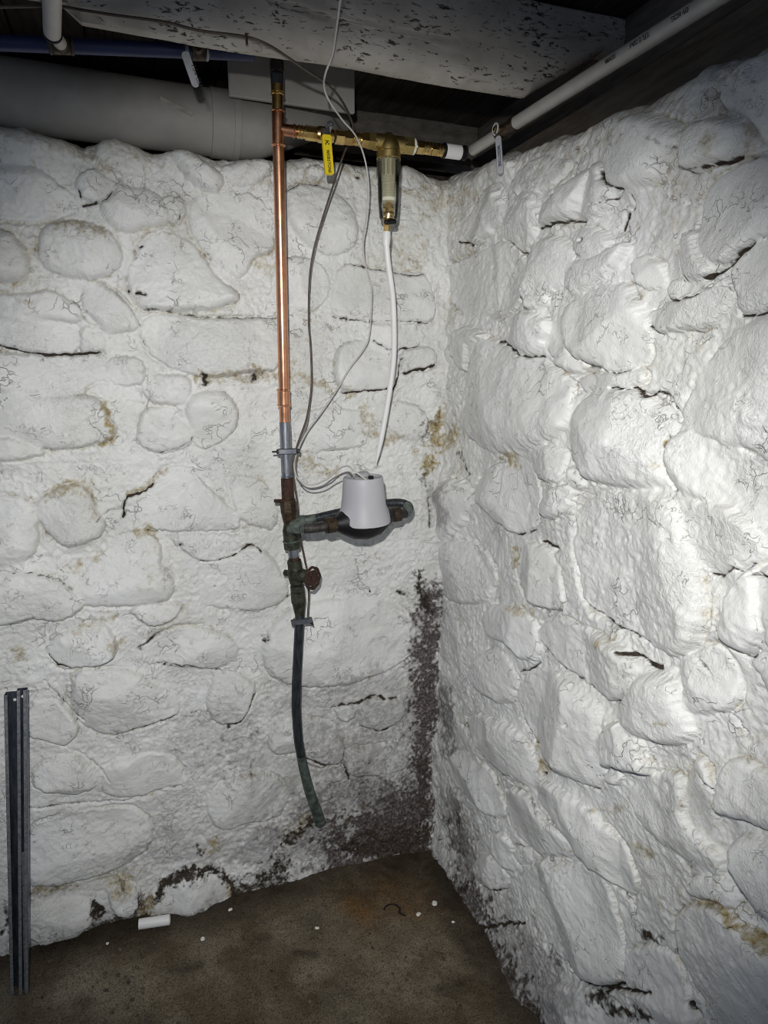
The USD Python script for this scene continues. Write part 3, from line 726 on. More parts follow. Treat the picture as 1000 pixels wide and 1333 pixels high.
    lq = np.stack([U[:len(back)], np.broadcast_to(back[:, None], (len(back), nu)), U[:len(back)]*0+seed], -1)
    led[..., 2] += 0.004+0.05*(meshkit.fbm(lq*16, 4, seed+19)-0.5)*np.minimum(1, back/0.03)[:, None]
    pos = np.vstack([pos, led]); label = np.vstack([label, np.zeros((len(back), nu), np.int32)])
    sb = np.zeros((len(back), nu, 3)); sb[..., 0] = 0.45; sb[..., 1] = 0.30; stain = np.vstack([stain, sb])
    gu, gv = np.gradient(pos, axis=1), np.gradient(pos, axis=0); nor = np.cross(gu, gv); nor /= np.linalg.norm(nor, axis=-1, keepdims=True)
    flip = np.sign((nor*N).sum(-1).mean()); nor *= flip
    R, C = pos.shape[:2]; idx = np.arange(R*C).reshape(R, C)
    quad = np.stack([idx[:-1, :-1], idx[:-1, 1:], idx[1:, 1:], idx[1:, :-1]], -1).reshape(-1, 4)
    if flip < 0: quad = quad[:, ::-1]
    L4 = label.ravel()[quad]; lab = np.where((L4 == L4[:, :1]).all(1), L4[:, 0], L4.min(1)*0)
    P, Nn, S = pos.reshape(-1, 3), nor.reshape(-1, 3), stain.reshape(-1, 3)
    root = tag(UsdGeom.Xform.Define(stage, "/World/"+name).GetPrim(), wall_label, kind="structure")
    order = np.argsort(lab, kind="stable"); cuts = np.searchsorted(lab[order], np.arange(n+2))
    for k in range(n+1):
        qd = quad[order[cuts[k]:cuts[k+1]]]
        if len(qd) < 12: continue
        f = np.vstack([qd[:, [0, 1, 2]], qd[:, [0, 2, 3]]]); ids, inv = np.unique(f, return_inverse=True); f = inv.reshape(-1, 3)
        v, nn, ss = P[ids], Nn[ids], S[ids]
        if k:                                   # close the stone behind, so that it is a solid set into the wall
            e = np.vstack([qd[:, [0, 1]], qd[:, [1, 2]], qd[:, [2, 3]], qd[:, [3, 0]]])
            key = e[:, 0].astype(np.int64)*(R*C)+e[:, 1]; rev = e[:, 1].astype(np.int64)*(R*C)+e[:, 0]
            rim = e[~np.isin(key, rev)]; a = np.searchsorted(ids, rim[:, 0]); b = np.searchsorted(ids, rim[:, 1])
            j = np.unique(np.r_[a, b]); m = len(v); at = np.full(len(v), -1); at[j] = m+np.arange(len(j))
            bk = v[j]-N*0.07; mid = bk.mean(0); cen = m+len(j)
            f = np.vstack([f, np.stack([b, a, at[a]], 1), np.stack([b, at[a], at[b]], 1), np.stack([at[b], at[a], np.full(len(a), cen)], 1)])
            v = np.vstack([v, bk, mid]); nn = np.vstack([nn, nn[j], -N[None]]); ss = np.vstack([ss, ss[j], [[0, 0, 0]]])
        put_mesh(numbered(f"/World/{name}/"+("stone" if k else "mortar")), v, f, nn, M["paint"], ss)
    return pos

STEP = 0.0025
RELIEF, GROW = 0.95, 3.0
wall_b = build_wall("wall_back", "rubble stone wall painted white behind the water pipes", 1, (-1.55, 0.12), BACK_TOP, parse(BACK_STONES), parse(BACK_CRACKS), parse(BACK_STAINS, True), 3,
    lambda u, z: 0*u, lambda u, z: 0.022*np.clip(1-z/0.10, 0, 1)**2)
RELIEF, GROW = 1.1, 2.5
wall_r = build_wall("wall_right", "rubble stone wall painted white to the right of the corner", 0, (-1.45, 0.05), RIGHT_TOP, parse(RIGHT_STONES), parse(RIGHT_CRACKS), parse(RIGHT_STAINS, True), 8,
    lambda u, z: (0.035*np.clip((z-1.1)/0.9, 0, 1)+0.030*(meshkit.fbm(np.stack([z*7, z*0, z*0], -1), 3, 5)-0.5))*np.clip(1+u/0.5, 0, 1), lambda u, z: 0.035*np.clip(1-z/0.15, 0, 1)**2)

# ------------------------------------------------------------------ floor
def build_floor():
    g = 0.005
    xs = np.r_[-3.6, -3.2, -2.8, -2.4, -2.1, np.arange(-1.8, 0.12, g)]; ys = np.r_[-4.2, -3.7, -3.2, -2.8, -2.4, -2.0, -1.7, -1.5, np.arange(-1.35, 0.12, g)]
    Xg, Yg = np.meshgrid(xs, ys); q = np.stack([Xg, Yg, Xg*0+1.3], -1)
    z = 0.022*(meshkit.fbm(q*3, 3, 31)-0.5)+0.012*(meshkit.fbm(q*14, 3, 32)-0.5)+0.006*(meshkit.fbm(q*55, 3, 33)-0.5)+0.004*(ridge(q*30, 3, 34)-0.7)
    d = np.minimum(-Yg, -Xg); z += 0.02*np.clip(1-d/0.12, 0, 1)**2
    pos = np.stack([Xg, Yg, z], -1); pix = proj(pos+np.array([0, 0, 0.0])); X, Yy = pix[..., 0], pix[..., 1]
    vis = ((pos-EYE) @ FWD) > 0.3
    st = np.zeros(pos.shape)
    st[..., 0] = 0.55*np.clip((meshkit.fbm(q*5, 4, 35)-0.46)*5, 0, 1); st[..., 1] = 0.35*np.clip((meshkit.fbm(q*7, 4, 36)-0.56)*6, 0, 1)
    def blob(ch, pts, rd, s, op=np.maximum):
        pts = np.array(pts, float); w = rd*0.8
        ax = X+w*(meshkit.fbm(q*14, 3, 37)-0.5)*2; ay = Yy+w*(meshkit.fbm(q*14, 3, 38)-0.5)*2
        gg = np.where(vis, np.exp(-(seg_dist(ax, ay, pts)/rd)**2)*s, 0); st[..., ch] = op(st[..., ch], gg)
    wet = np.clip(1-np.minimum(-Yg-0.03, -Xg-0.03)/0.10, 0, 1)*(0.5+0.8*meshkit.fbm(q*10, 3, 39)); st[..., 1] = np.maximum(st[..., 1], 0.85*wet); st[..., 0] *= 1-np.clip(wet*1.5, 0, 1)
    blob(0, [(80, 1290), (110, 1265), (140, 1300)], 28, .65); blob(0, [(380, 1210), (440, 1215), (400, 1180)], 26, .35); blob(0, [(560, 1290), (480, 1250)], 30, .3)
    blob(2, [(455, 1180), (470, 1190)], 22, .7); blob(2, [(500, 1160), (540, 1180)], 22, .4)
    blob(1, [(220, 1265), (250, 1262), (260, 1255)], 6, .6); blob(1, [(385, 1240), (410, 1244)], 6, .7); blob(1, [(100, 1305), (115, 1302)], 6, .5); blob(1, [(570, 1290), (600, 1280), (630, 1265)], 7, .5)
    blob(1, [(335, 1220), (350, 1218)], 6, .5); blob(1, [(195, 1325), (195, 1333)], 7, .5); blob(1, [(600, 1220), (650, 1280)], 14, .6)
    R, C = pos.shape[:2]; idx = np.arange(R*C).reshape(R, C)
    quad = np.stack([idx[:-1, :-1], idx[:-1, 1:], idx[1:, 1:], idx[1:, :-1]], -1).reshape(-1, 4)
    gu = pos[:, 2:]-pos[:, :-2]; nor = np.zeros_like(pos); nor[..., 2] = 1
    dzx = np.gradient(z, axis=1)/np.gradient(Xg, axis=1); dzy = np.gradient(z, axis=0)/np.gradient(Yg, axis=0)
    nor[..., 0], nor[..., 1] = -dzx, -dzy; nor /= np.linalg.norm(nor, axis=-1, keepdims=True)
    p = put_mesh("/World/floor", pos.reshape(-1, 3), np.vstack([quad[:, [0, 1, 2]], quad[:, [0, 2, 3]]]), nor.reshape(-1, 3), M["floor"], st.reshape(-1, 3))
    tag(p, "damp dirty concrete cellar floor", kind="structure")
    return xs, ys, z
fx, fy, fz = build_floor()
def floor_z(x, y): return float(fz[np.abs(fy-y).argmin(), np.abs(fx-x).argmin()])

# ------------------------------------------------------------------ timber above the walls
M["beam"] = MAT("flaking_whitewash_on_timber", {
    "g": ("geometry", {}), "m": ("mapping", {"scale": (0.45, 1, 1.2)}), "n": ("noise_texture", {"scale": 120, "detail": 6, "roughness": 0.68, "distortion": 0.5}), "n2": ("noise_texture", {"scale": 11, "detail": 4}),
    "a": ("math", {"math_type": "multiply_add", "value2": 0.35, "value3": -0.17}), "s": ("math", {"math_type": "add"}),
    "f": ("map_range", {"from_min": 0.595, "from_max": 0.65, "to_max": 0.92, "clamp": True}), "w": ("rgb_ramp", {"ramp": [(0.3, (0.36, 0.325, 0.285)), (0.7, (0.54, 0.505, 0.46))]}),
    "mx": ("mix", {"color2": (0.030, 0.020, 0.014)}), "inv": ("math", {"math_type": "subtract", "value1": 1.0}), "b": ("bump", {"strength": 0.7, "distance": 0.003}), "p": ("principled_bsdf", {"roughness": 0.85, "specular_ior_level": 0.2})},
    [("g.position", "m.vector"), ("m.vector", "n.vector"), ("g.position", "n2.vector"), ("n2.fac", "a.value1"), ("a.value", "s.value1"), ("n.fac", "s.value2"), ("s.value", "f.value"), ("f.result", "mx.fac"),
     ("n2.fac", "w.fac"), ("w.color", "mx.color1"), ("mx.color", "p.base_color"), ("f.result", "inv.value2"), ("inv.value", "b.height"), ("b.normal", "p.normal")])
M["board"] = simple("old_dark_boards", (0.035, 0.027, 0.021), (0.075, 0.062, 0.050), 14, 0.85, bump=0.4, stretch=(6, 0.6, 2), spec=0.2)
M["rim"] = simple("dusty_grey_timber", (0.085, 0.075, 0.066), (0.15, 0.135, 0.12), 10, 0.85, bump=0.35, stretch=(3, 0.8, 6), spec=0.2)
M["sill"] = simple("brown_sill_timber", (0.10, 0.082, 0.066), (0.17, 0.145, 0.12), 12, 0.85, bump=0.35, stretch=(2, 0.8, 6), spec=0.2)

def rough_beam(x0, x1, y0, y1, z0, z1, seed, cracks):
    """a hewn timber lying along x, its lower edges rounded and its front split by checks"""
    nx = int((x1-x0)/0.004); prof = []
    for yy, zz in ([(y0+0.006, z1)] + [(y0, z) for z in np.linspace(z1-0.004, z0+0.03, 26)] + [(y0+0.001, z0+0.022), (y0+0.004, z0+0.013), (y0+0.010, z0+0.006), (y0+0.018, z0+0.001)]
                   + [(y, z0) for y in np.linspace(y0+0.026, y1-0.006, 6)] + [(y1, z0+0.006)] + [(y1, z) for z in np.linspace(z0+0.03, z1-0.004, 4)] + [(y1-0.004, z1)]): prof.append((yy, zz))
    prof = np.array(prof); c = prof.mean(0); xs = np.linspace(x0, x1, nx)
    nrm = prof-c; nrm /= np.linalg.norm(nrm, axis=1, keepdims=True)
    P = np.zeros((nx, len(prof), 3)); P[..., 0] = xs[:, None]; P[..., 1:] = prof
    q = P*np.array([6, 30, 30]); d = 0.010*(meshkit.fbm(P*np.array([5, 12, 12]), 3, seed)-0.5)+0.004*(meshkit.fbm(q*2.2, 4, seed+1)-0.5)
    for pts, depth in cracks:
        pix = proj(P); dd = seg_dist(pix[..., 0]+5*(meshkit.fbm(P*60, 2, seed+3)-0.5), pix[..., 1]+5*(meshkit.fbm(P*60, 2, seed+4)-0.5), np.array(pts, float))
        d -= np.where(np.arange(len(prof))[None, :] < 31, 1.7*depth*np.exp(-(dd/2.2)**2), 0)
    P[..., 1:] += nrm*d[..., None]
    cut = z0+np.clip((xs-(-0.010))/0.165, 0, 1)*0.098+0.024*np.clip((-0.83-xs)/0.03, 0, 1)     # the end is cut away slantwise over the wall
    P[..., 2] = z1-(z1-P[..., 2])*((z1-cut)/(z1-z0))[:, None]
    R, C = P.shape[:2]; idx = np.arange(R*C).reshape(R, C); nxt = np.roll(idx, -1, 1)
    quad = np.stack([idx[:-1], nxt[:-1], nxt[1:], idx[1:]], -1).reshape(-1, 4); f = [quad[:, [0, 1, 2]], quad[:, [0, 2, 3]]]; v = np.vstack([P.reshape(-1, 3), P[0].mean(0), P[-1].mean(0)])
    f += [np.stack([nxt[0], idx[0], np.full(C, R*C)], 1), np.stack([idx[-1], nxt[-1], np.full(C, R*C+1)], 1)]
    m = trimesh.Trimesh(v, np.vstack(f), process=False); m.fix_normals(); return m
beam = thing("timber_beam", "hewn ceiling beam with flaking whitewash running across the top of the picture", "beam", kind="structure")
part(beam, "beam_body", rough_beam(-1.9, 0.205, -0.432, -0.386, 2.0, 2.163, 41,
    [([(350, 0), (400, 15), (470, 37), (560, 62)], .008), ([(560, 62), (640, 90), (690, 105)], .006), ([(400, 58), (470, 75), (560, 92), (650, 118)], .006), ([(450, 20), (520, 40), (600, 55)], .003),
     ([(700, 45), (745, 62), (790, 80)], .004), ([(-5, 20), (60, 18)], .008), ([(85, 22), (150, 28), (215, 36), (240, 45), (320, 58), (370, 82)], .010), ([(300, 30), (350, 40)], .003)]), M["beam"], smooth=50)
ceil = tag(UsdGeom.Xform.Define(stage, "/World/ceiling").GetPrim(), "dark boards of the floor above", kind="structure")
jx = Y(519, 114, 0)*0+on(519, 114, 2, 2.166); x = float(jx[0])-0.145*18; k = 0
while x < 0.2:
    w = 0.142; part(ceil, "plank", bev_box([min(x+w/2, 0.19), -1.85, 2.177+0.002*math.sin(k*2.1)], [w, 4.6, 0.022], 0.0015), M["board"], smooth=False); x += 0.145; k += 1
part(ceil, "backing_board", bev_box([-1.3, -1.85, 2.20], [3.3, 4.7, 0.022], 0.002), M["board"], smooth=False)  # added above the planks to stop light leaking through their gaps
rb = thing("rim_joist", "dark grey timber board above the right wall, behind the white pipe", "timber board", kind="structure")
part(rb, "board", bev_box([0.22, -1.9, 2.10], [0.04, 4.6, 0.13], 0.003), M["rim"], smooth=False)
part(rb, "sill_plate", bev_box([0.235, -1.9, 1.985], [0.11, 4.6, 0.105], 0.004), M["sill"], smooth=False)
rb2 = thing("rim_joist", "grey timber board above the back wall, behind the brass filter", "timber board", kind="structure")
part(rb2, "board", bev_box([-0.83, 0.222, 2.118], [2.06, 0.04, 0.10], 0.003), M["rim"], smooth=False)
part(rb2, "sill_strip", bev_box([-0.83, 0.215, 2.058], [2.06, 0.07, 0.02], 0.003), M["sill"], smooth=False)
void = thing("gap_blocker", "added dark panels closing the unlit gap above the walls", "gap_panel", kind="structure")
part(void, "gap_panel", [bev_box([-0.83, 0.44, 1.95], [2.4, 0.06, 0.5], 0.004), bev_box([0.47, -1.9, 1.95], [0.06, 4.7, 0.5], 0.004)], M["board"], smooth=False)  # added dark panels that keep the gap dark and block the dome

# ------------------------------------------------------------------ materials of the pipework
M["copper"] = simple("copper", (0.72, 0.34, 0.19), (0.80, 0.42, 0.25), 22, 0.24, 1.0, rough2=0.34)
M["copper_dull"] = simple("tarnished_copper", (0.36, 0.17, 0.10), (0.62, 0.30, 0.18), 60, 0.32, 1.0)
M["pewter"] = simple("tinned_grey_pipe", (0.20, 0.21, 0.24), (0.36, 0.37, 0.40), 55, 0.42, 0.85, stretch=(4, 4, 0.6))
M["brass"] = simple("brass", (0.52, 0.35, 0.12), (0.72, 0.52, 0.22), 40, 0.27, 1.0)
M["brass_satin"] = simple("satin_brass", (0.46, 0.35, 0.13), (0.55, 0.42, 0.17), 30, 0.42, 1.0)
M["brass_old"] = simple("aged_brown_brass", (0.022, 0.015, 0.010), (0.085, 0.055, 0.028), 90, 0.5, 0.5, bump=0.5)
M["bronze"] = simple("green_tarnished_bronze", (0.018, 0.018, 0.012), (0.075, 0.080, 0.052), 70, 0.55, 0.45, bump=0.6, lo=0.38, hi=0.68)
M["verdigris"] = simple("verdigris", (0.035, 0.042, 0.037), (0.16, 0.195, 0.17), 60, 0.6, 0.25, bump=0.5)
M["rust"] = simple("rust", (0.018, 0.010, 0.007), (0.070, 0.030, 0.018), 110, 0.8, 0.1, bump=0.8)
M["iron"] = simple("dark_iron", (0.030, 0.027, 0.025), (0.085, 0.075, 0.068), 80, 0.55, 0.5, bump=0.5)
M["zinc"] = simple("galvanised_steel", (0.20, 0.21, 0.235), (0.34, 0.35, 0.38), 60, 0.38, 0.9)
M["lead"] = simple("dull_lead", (0.018, 0.021, 0.026), (0.065, 0.072, 0.082), 55, 0.45, 0.55, bump=0.5, stretch=(2, 2, 0.5))
M["lead_green"] = simple("lead_with_green_bloom", (0.03, 0.036, 0.034), (0.14, 0.18, 0.155), 60, 0.6, 0.3, bump=0.5)
M["pvc"] = simple("white_plastic_pipe", (0.44, 0.415, 0.385), (0.50, 0.475, 0.44), 20, 0.38)
M["pvc_white"] = simple("clean_white_plastic", (0.80, 0.79, 0.78), (0.84, 0.83, 0.82), 20, 0.4)
M["drain"] = simple("grey_painted_drain", (0.30, 0.285, 0.265), (0.37, 0.355, 0.33), 8, 0.6, bump=0.1)
M["boxboard"] = simple("dusty_white_sheet", (0.34, 0.325, 0.30), (0.40, 0.385, 0.36), 9, 0.8)
M["blue"] = simple("blue_plastic", (0.004, 0.012, 0.060), (0.006, 0.016, 0.08), 20, 0.5)
M["black"] = simple("black_plastic", (0.006, 0.006, 0.007), (0.010, 0.010, 0.011), 40, 0.5, spec=0.3)
M["yellow"] = simple("yellow_vinyl", (0.80, 0.60, 0.01), (0.86, 0.66, 0.015), 40, 0.45)
M["ink"] = simple("black_print", (0.012, 0.011, 0.010), None, 40, 0.6)
M["blue_ink"] = simple("blue_grey_print", (0.05, 0.065, 0.13), None, 40, 0.6)
M["handle_grey"] = simple("pale_metal_handle", (0.42, 0.42, 0.44), (0.55, 0.55, 0.56), 60, 0.5)
M["meter"] = simple("pale_grey_meter_plastic", (0.43, 0.42, 0.45), (0.46, 0.45, 0.48), 12, 0.5)
M["meter_dark"] = simple("meter_lid", (0.33, 0.33, 0.35), (0.45, 0.45, 0.47), 40, 0.5)
M["wire_white"] = simple("white_cable", (0.50, 0.48, 0.45), (0.60, 0.58, 0.55), 40, 0.5)
M["wire_grey"] = simple("grey_cable", (0.16, 0.155, 0.15), (0.26, 0.25, 0.24), 60, 0.5)
M["wire_brown"] = simple("brown_cable", (0.050, 0.035, 0.026), (0.10, 0.072, 0.055), 60, 0.5)
M["wire_tan"] = simple("drab_cable", (0.20, 0.18, 0.145), (0.30, 0.28, 0.24), 60, 0.5)
M["steel_dark"] = simple("dark_galvanised_channel", (0.055, 0.065, 0.085), (0.14, 0.155, 0.185), 45, 0.38, 0.85, stretch=(2, 2, 0.4))
M["steel_pale"] = simple("scuffed_galvanised_channel", (0.16, 0.17, 0.19), (0.34, 0.35, 0.37), 160, 0.5, 0.6)
M["mesh"] = simple("filter_screen", (0.36, 0.34, 0.28), (0.50, 0.48, 0.40), 300, 0.5, 0.1)
M["tape"] = simple("translucent_tape", (0.30, 0.28, 0.24), (0.44, 0.42, 0.37), 60, 0.4)
M["chip"] = simple("white_paint_flake", (0.70, 0.68, 0.62), (0.80, 0.78, 0.74), 60, 0.6)
M["grit"] = simple("earth_crumbs", (0.035, 0.026, 0.018), (0.14, 0.11, 0.075), 90, 0.9, bump=0.5)
M["clear"] = MAT("clear_bowl", {"f": ("fresnel", {"IOR": 1.45}), "t": ("transparent_bsdf", {"color": (0.975, 0.975, 0.93)}), "gl": ("glossy_bsdf", {"color": (1, 1, 1), "roughness": 0.08}), "x": ("mix_closure", {})}, [("f.fac", "x.fac"), ("t.BSDF", "x.closure1"), ("gl.BSDF", "x.closure2")], surface="x.closure")

# ------------------------------------------------------------------ above the beam: drain, sheet, blue pipe, white supply pipe
dr = thing("drain_pipe", "large grey drain pipe lying along the top of the back wall", "pipe")
A0, A1 = np.array([-1.75, 0.075, 2.052]), np.array([-0.530, 0.065, 2.037]); RD = 0.072
part(dr, "pipe", rod(A0, A1, RD, 56, 0.002), M["drain"])
j = unit(A1-A0); part(dr, "coupling", lathe(A1-j*0.052, A1+j*0.014, [(0, RD), (0.0008, RD+.0028), (.05, RD+.0030), (.0505, RD+.0045), (.065, RD+.0045), (.066, RD)], 56), M["drain"])
bend = spline([A1-j*0.01, A1+j*0.04, [-0.42, 0.085, 2.056], [-0.32, 0.13, 2.095], [-0.22, 0.20, 2.13]], 8)
part(dr, "elbow", tube(bend, np.interp(np.linspace(0, 1, len(bend)), [0, .3, 1], [RD-0.001, RD-0.004, 0.034]), 48), M["drain"])
def on_drain(px, py, lift=0.0):              # the point of the drain's skin at a pixel
    e = on(px, py, 1, 0.0)-EYE; e /= np.linalg.norm(e); w = EYE-A0; a = e-j*(e@j); b = w-j*(w@j)
    A, B, Cc = a@a, 2*a@b, b@b-(RD+lift)**2; s = (-B-math.sqrt(max(B*B-4*A*Cc, 0)))/(2*A); return EYE+e*s
t0, t1 = on_drain(208, 130, .001), on_drain(250, 151, .001); tn = unit(on_drain(229, 140, .003)-(A0+j*((t0-A0)@j))); td = unit(t1-t0); ts = unit(np.cross(td, unit((t0-A0)-j*((t0-A0)@j))))
tp = []
for k in range(7):
    c = on_drain(208+42*k/6, 130+21*k/6, .0012); tp.append(c)
part(dr, "tape_strip", tube(np.array(tp), 0.0095, 10, flat=0.08), M["tape"], "strip of wrinkled tape")
bx = thing("sheet_panel", "dusty white sheet panel standing behind the drain pipe and copper riser", "panel")
part(bx, "sheet", bev_box([-0.400, -0.028, 2.1145], [0.295, 0.012, 0.097], 0.002), M["boxboard"], smooth=False)

bp = thing("blue_water_pipe", "dark blue plastic water pipe behind the ceiling beam", "pipe")
b0, b1 = Y(-60, 53, -0.30), Y(330, 70, -0.27)
part(bp, "pipe", rod(b0, b1, 0.0125, 24), M["blue"])
def blue_at(px): return b0+(b1-b0)*np.interp(px, [-60, 330], [0, 1])
ba = unit(b1-b0)
for px in (52, 79): part(bp, "crimp_ring", ring(blue_at(px), ba, 0.0150, 0.010), M["iron"])
part(bp, "tee_fitting", [rod(blue_at(54), blue_at(77), 0.0142), ball(blue_at(66)+[0, -0.006, 0], 0.014)], M["brass_old"], "brass tee between two crimp rings")
v1 = thing("ball_valve", "ball valve with grey hanging lever under the blue pipe", "valve")
vb = blue_at(247); hy = vb[1]-0.022
part(v1, "body", [rod(blue_at(238), blue_at(257), 0.0155), rod(vb+[0, 0.0, -0.0], vb+[0, -0.026, 0.0], 0.011, 12)], M["brass_old"])
for px in (232, 260): part(v1, "crimp_ring", ring(blue_at(px), ba, 0.0155, 0.010), M["zinc"])
def lever(thing_, p_top, p_bot, width, mat, thick=0.004, face=None, round_end=True):
    """a flat valve lever from p_top to p_bot, facing -y (or face)"""
    p_top, p_bot = np.asarray(p_top, float), np.asarray(p_bot, float); dn = unit(p_bot-p_top); nf = np.array([0, -1.0, 0]) if face is None else unit(face)
    sx = unit(np.cross(dn, nf)); nf = unit(np.cross(sx, dn)); L = np.linalg.norm(p_bot-p_top); w = width/2
    sh = shapely.LineString([(0, 0), (0, L-w)]).buffer(w) if round_end else shapely.box(-w, 0, w, L).buffer(-w*.45).buffer(w*.45)
    m = trimesh.creation.extrude_polygon(sh, thick, engine="earcut"); v = np.array(m.vertices)
    m.vertices = p_top+v[:, :1]*sx+v[:, 1:2]*dn+(v[:, 2:]-thick/2)*nf; m.fix_normals()
    return part(thing_, "lever", m, mat, smooth=30), sx, dn, nf
l0, l1 = Y(242, 73, hy), Y(256, 113, hy-0.006)
lv, sx, dn, nf = lever(v1, l0, l1, 0.0145, M["handle_grey"])
part(lv, "lettering", lay_text("734 OMEO", 0.0075, l0+dn*0.016-sx*0.0036*(-1)*-1+nf*0.0022, dn, np.cross(nf, dn), 0.0005), M["ink"])
sp = thing("supply_pipe", "short white plastic pipe crossing over the beam at the top left", "pipe")
s0 = blue_at(66)+np.array([0, -0.018, -0.004]); s1 = on(68, 42, 1, -0.372); s2 = on(69, -40, 1, -0.60); s2[2] = s1[2]-0.002
part(sp, "pipe", rod(s1, s2, 0.0136, 28), M["pvc"]); sd = unit(s2-s1)
part(sp, "clamp_ring", ring(s1-sd*0.003, sd, 0.0155, 0.012), M["black"])
part(sp, "adapter", rod(s0, s1+sd*0.002, 0.0108, 24), M["pvc"], "cream adapter under the black ring")

# ------------------------------------------------------------------ white pipe along the right wall
q0, q1 = np.array([0.004, -0.150, 1.978]), np.array([0.012, -1.25, 1.950]); qa = unit(q1-q0)
def along(px, py):                           # nearest point of the pipe's axis to a pixel
    tt = np.linspace(0, 1, 2000)[:, None]; pp = q0+(q1-q0)*tt; return pp[np.abs(proj(pp)-[px, py]).sum(1).argmin()]
pv = thing("plastic_pipe", "long white plastic pipe with printed lettering along the top of the right wall", "pipe")
pA = along(672, 161); part(pv, "pipe", rod(pA, q1, 0.0134, 32), M["pvc"])
side = unit(np.array([-1.0, 0, -0.62])-qa*(np.array([-1.0, 0, -0.62])@qa)); upv = np.cross(side, qa)
tx = along(797, 80)
for txt, at in (("MADE", 0.0), ("PVC 2 1/2", 0.060), ("SCH 40", 0.150), ("PVC 1120", 0.225), ("PR 280 PSI", 0.300), ("@ 73F", 0.385)):
    o = tx+qa*at+np.array(side)*0.0135+np.cross(qa, side)*0.0
    part(pv, "lettering", lay_text(txt, 0.0066, o+unit(np.cross(side, qa))*0.0035, qa, unit(np.cross(side, qa)), 0.0005, bend=0.0136), M["ink"])
st_ = thing("plastic_pipe", "short white plastic pipe piece between the corner fitting and the second valve", "pipe")
pB, pC = along(612, 196), along(650, 173); part(st_, "pipe", rod(pB, pC, 0.0125, 28), M["pvc"])
v2 = thing("ball_valve", "small brass valve with white hanging lever on the right wall pipe", "valve")
pD = along(660, 167); part(v2, "body", [rod(pC-qa*0.004, pC+qa*0.018, 0.0160, 6), rod(pC+qa*0.014, pA-qa*0.014, 0.0125), rod(pA-qa*0.018, pA+qa*0.003, 0.0160, 6)], M["brass_old"])
vq = pC+qa*0.022; h0 = vq+np.array([-0.022, 0, 0.0]); part(v2, "stem", rod(vq, h0+np.array([-0.004, 0, 0]), 0.006, 12), M["brass"])
loop = h0+0.011*np.stack([np.zeros(19), np.cos(np.linspace(-1.3, 4.2, 19)), np.sin(np.linspace(-1.3, 4.2, 19))], 1)
part(v2, "stem_collar", tube(loop, 0.0022, 8), M["handle_grey"])
hb = on(652, 226, 0, h0[0]-0.006); ht = on(649, 181, 0, h0[0]-0.002)
lv, sx, dn, nf = lever(v2, ht, hb, 0.0125, M["handle_grey"], 0.004, face=[-0.75, -0.66, 0.0])
part(lv, "lettering", lay_text("WEBSTONE", 0.0062, ht+dn*0.016+nf*0.0022-np.cross(nf, dn)*0.003, dn, np.cross(nf, dn), 0.0005, bold=True), M["blue_ink"])

# ------------------------------------------------------------------ the riser, top to bottom
def yr(py): return np.interp(py, [60, 170, 590, 810, 900, 980, 1030, 1075], [-0.150, -0.145, -0.085, -0.080, -0.075, -0.060, -0.050, -0.030])
CL = np.array([(60, 360), (95, 360.5), (165, 362), (370, 365.5), (520, 369.5), (590, 372.5), (650, 374.5), (700, 379), (745, 385), (800, 390.5), (850, 388), (890, 386), (920, 385.5), (960, 388), (990, 393), (1020, 400), (1045, 408), (1068, 417)], float)
def R_(py): return Y(np.interp(py, CL[:, 0], CL[:, 1]), py, yr(py))
def seg(py0, py1, w, n=28, b=0.0012): p, q = R_(py0), R_(py1); return rod(p, q, rad(w, (p+q)/2), n, b)
def cone_(py0, py1, w0, w1, n=28): p, q = R_(py0), R_(py1); return lathe(p, q, [(0, rad(w0, p)), (np.linalg.norm(q-p), rad(w1, q))], n)
def bead(py, w, h=4): p = R_(py); ax = R_(py+3)-R_(py-3); return ring(p, ax, rad(w, p), rad(2*h, p)*0.5, 28)
cr = thing("copper_riser", "bright copper water pipe rising in front of the back wall", "pipe")
part(cr, "pipe", [seg(188, 550, 14.3)], M["copper"])
part(cr, "tarnished_end", seg(549, 616, 14.2), M["pewter"], "dull grey lower end of the copper pipe")
part(cr, "tee", [seg(146, 192, 16.2), bead(145, 18.5), bead(189, 19)], M["copper"])
tee0, tee1 = Y(362.5, 171, -0.145), Y(606, 197, -0.145); tee1[2] = tee0[2] = 0.5*(tee0[2]+tee1[2]); ta = unit(tee1-tee0)
def T(px): s = np.linspace(0, 1, 4000)[:, None]; pp = tee0+(tee1-tee0)*s; return pp[np.abs(proj(pp)[:, 0]-px).argmin()]
part(cr, "branch", [rod(T(364), T(386), rad(14.5, T(372))), ring(T(383), ta, rad(17, T(383)), 0.006)], M["copper_dull"])
part(cr, "coupling", [seg(506, 529, 16.4), bead(508, 18), bead(527, 18.4)], M["copper"])
part(cr, "reducer", [seg(110, 147, 14.5), bead(123, 18, 5), seg(110, 121, 16)], M["brass"], "brass adapter above the tee")
part(cr, "sleeve", [seg(95, 111, 16.5)], M["lead"], "dark blue-grey sleeve")
part(cr, "union", [seg(30, 82, 14), seg(79, 94, 19, 8), bead(94, 17, 3)], M["iron"], "dark iron union under the beam")

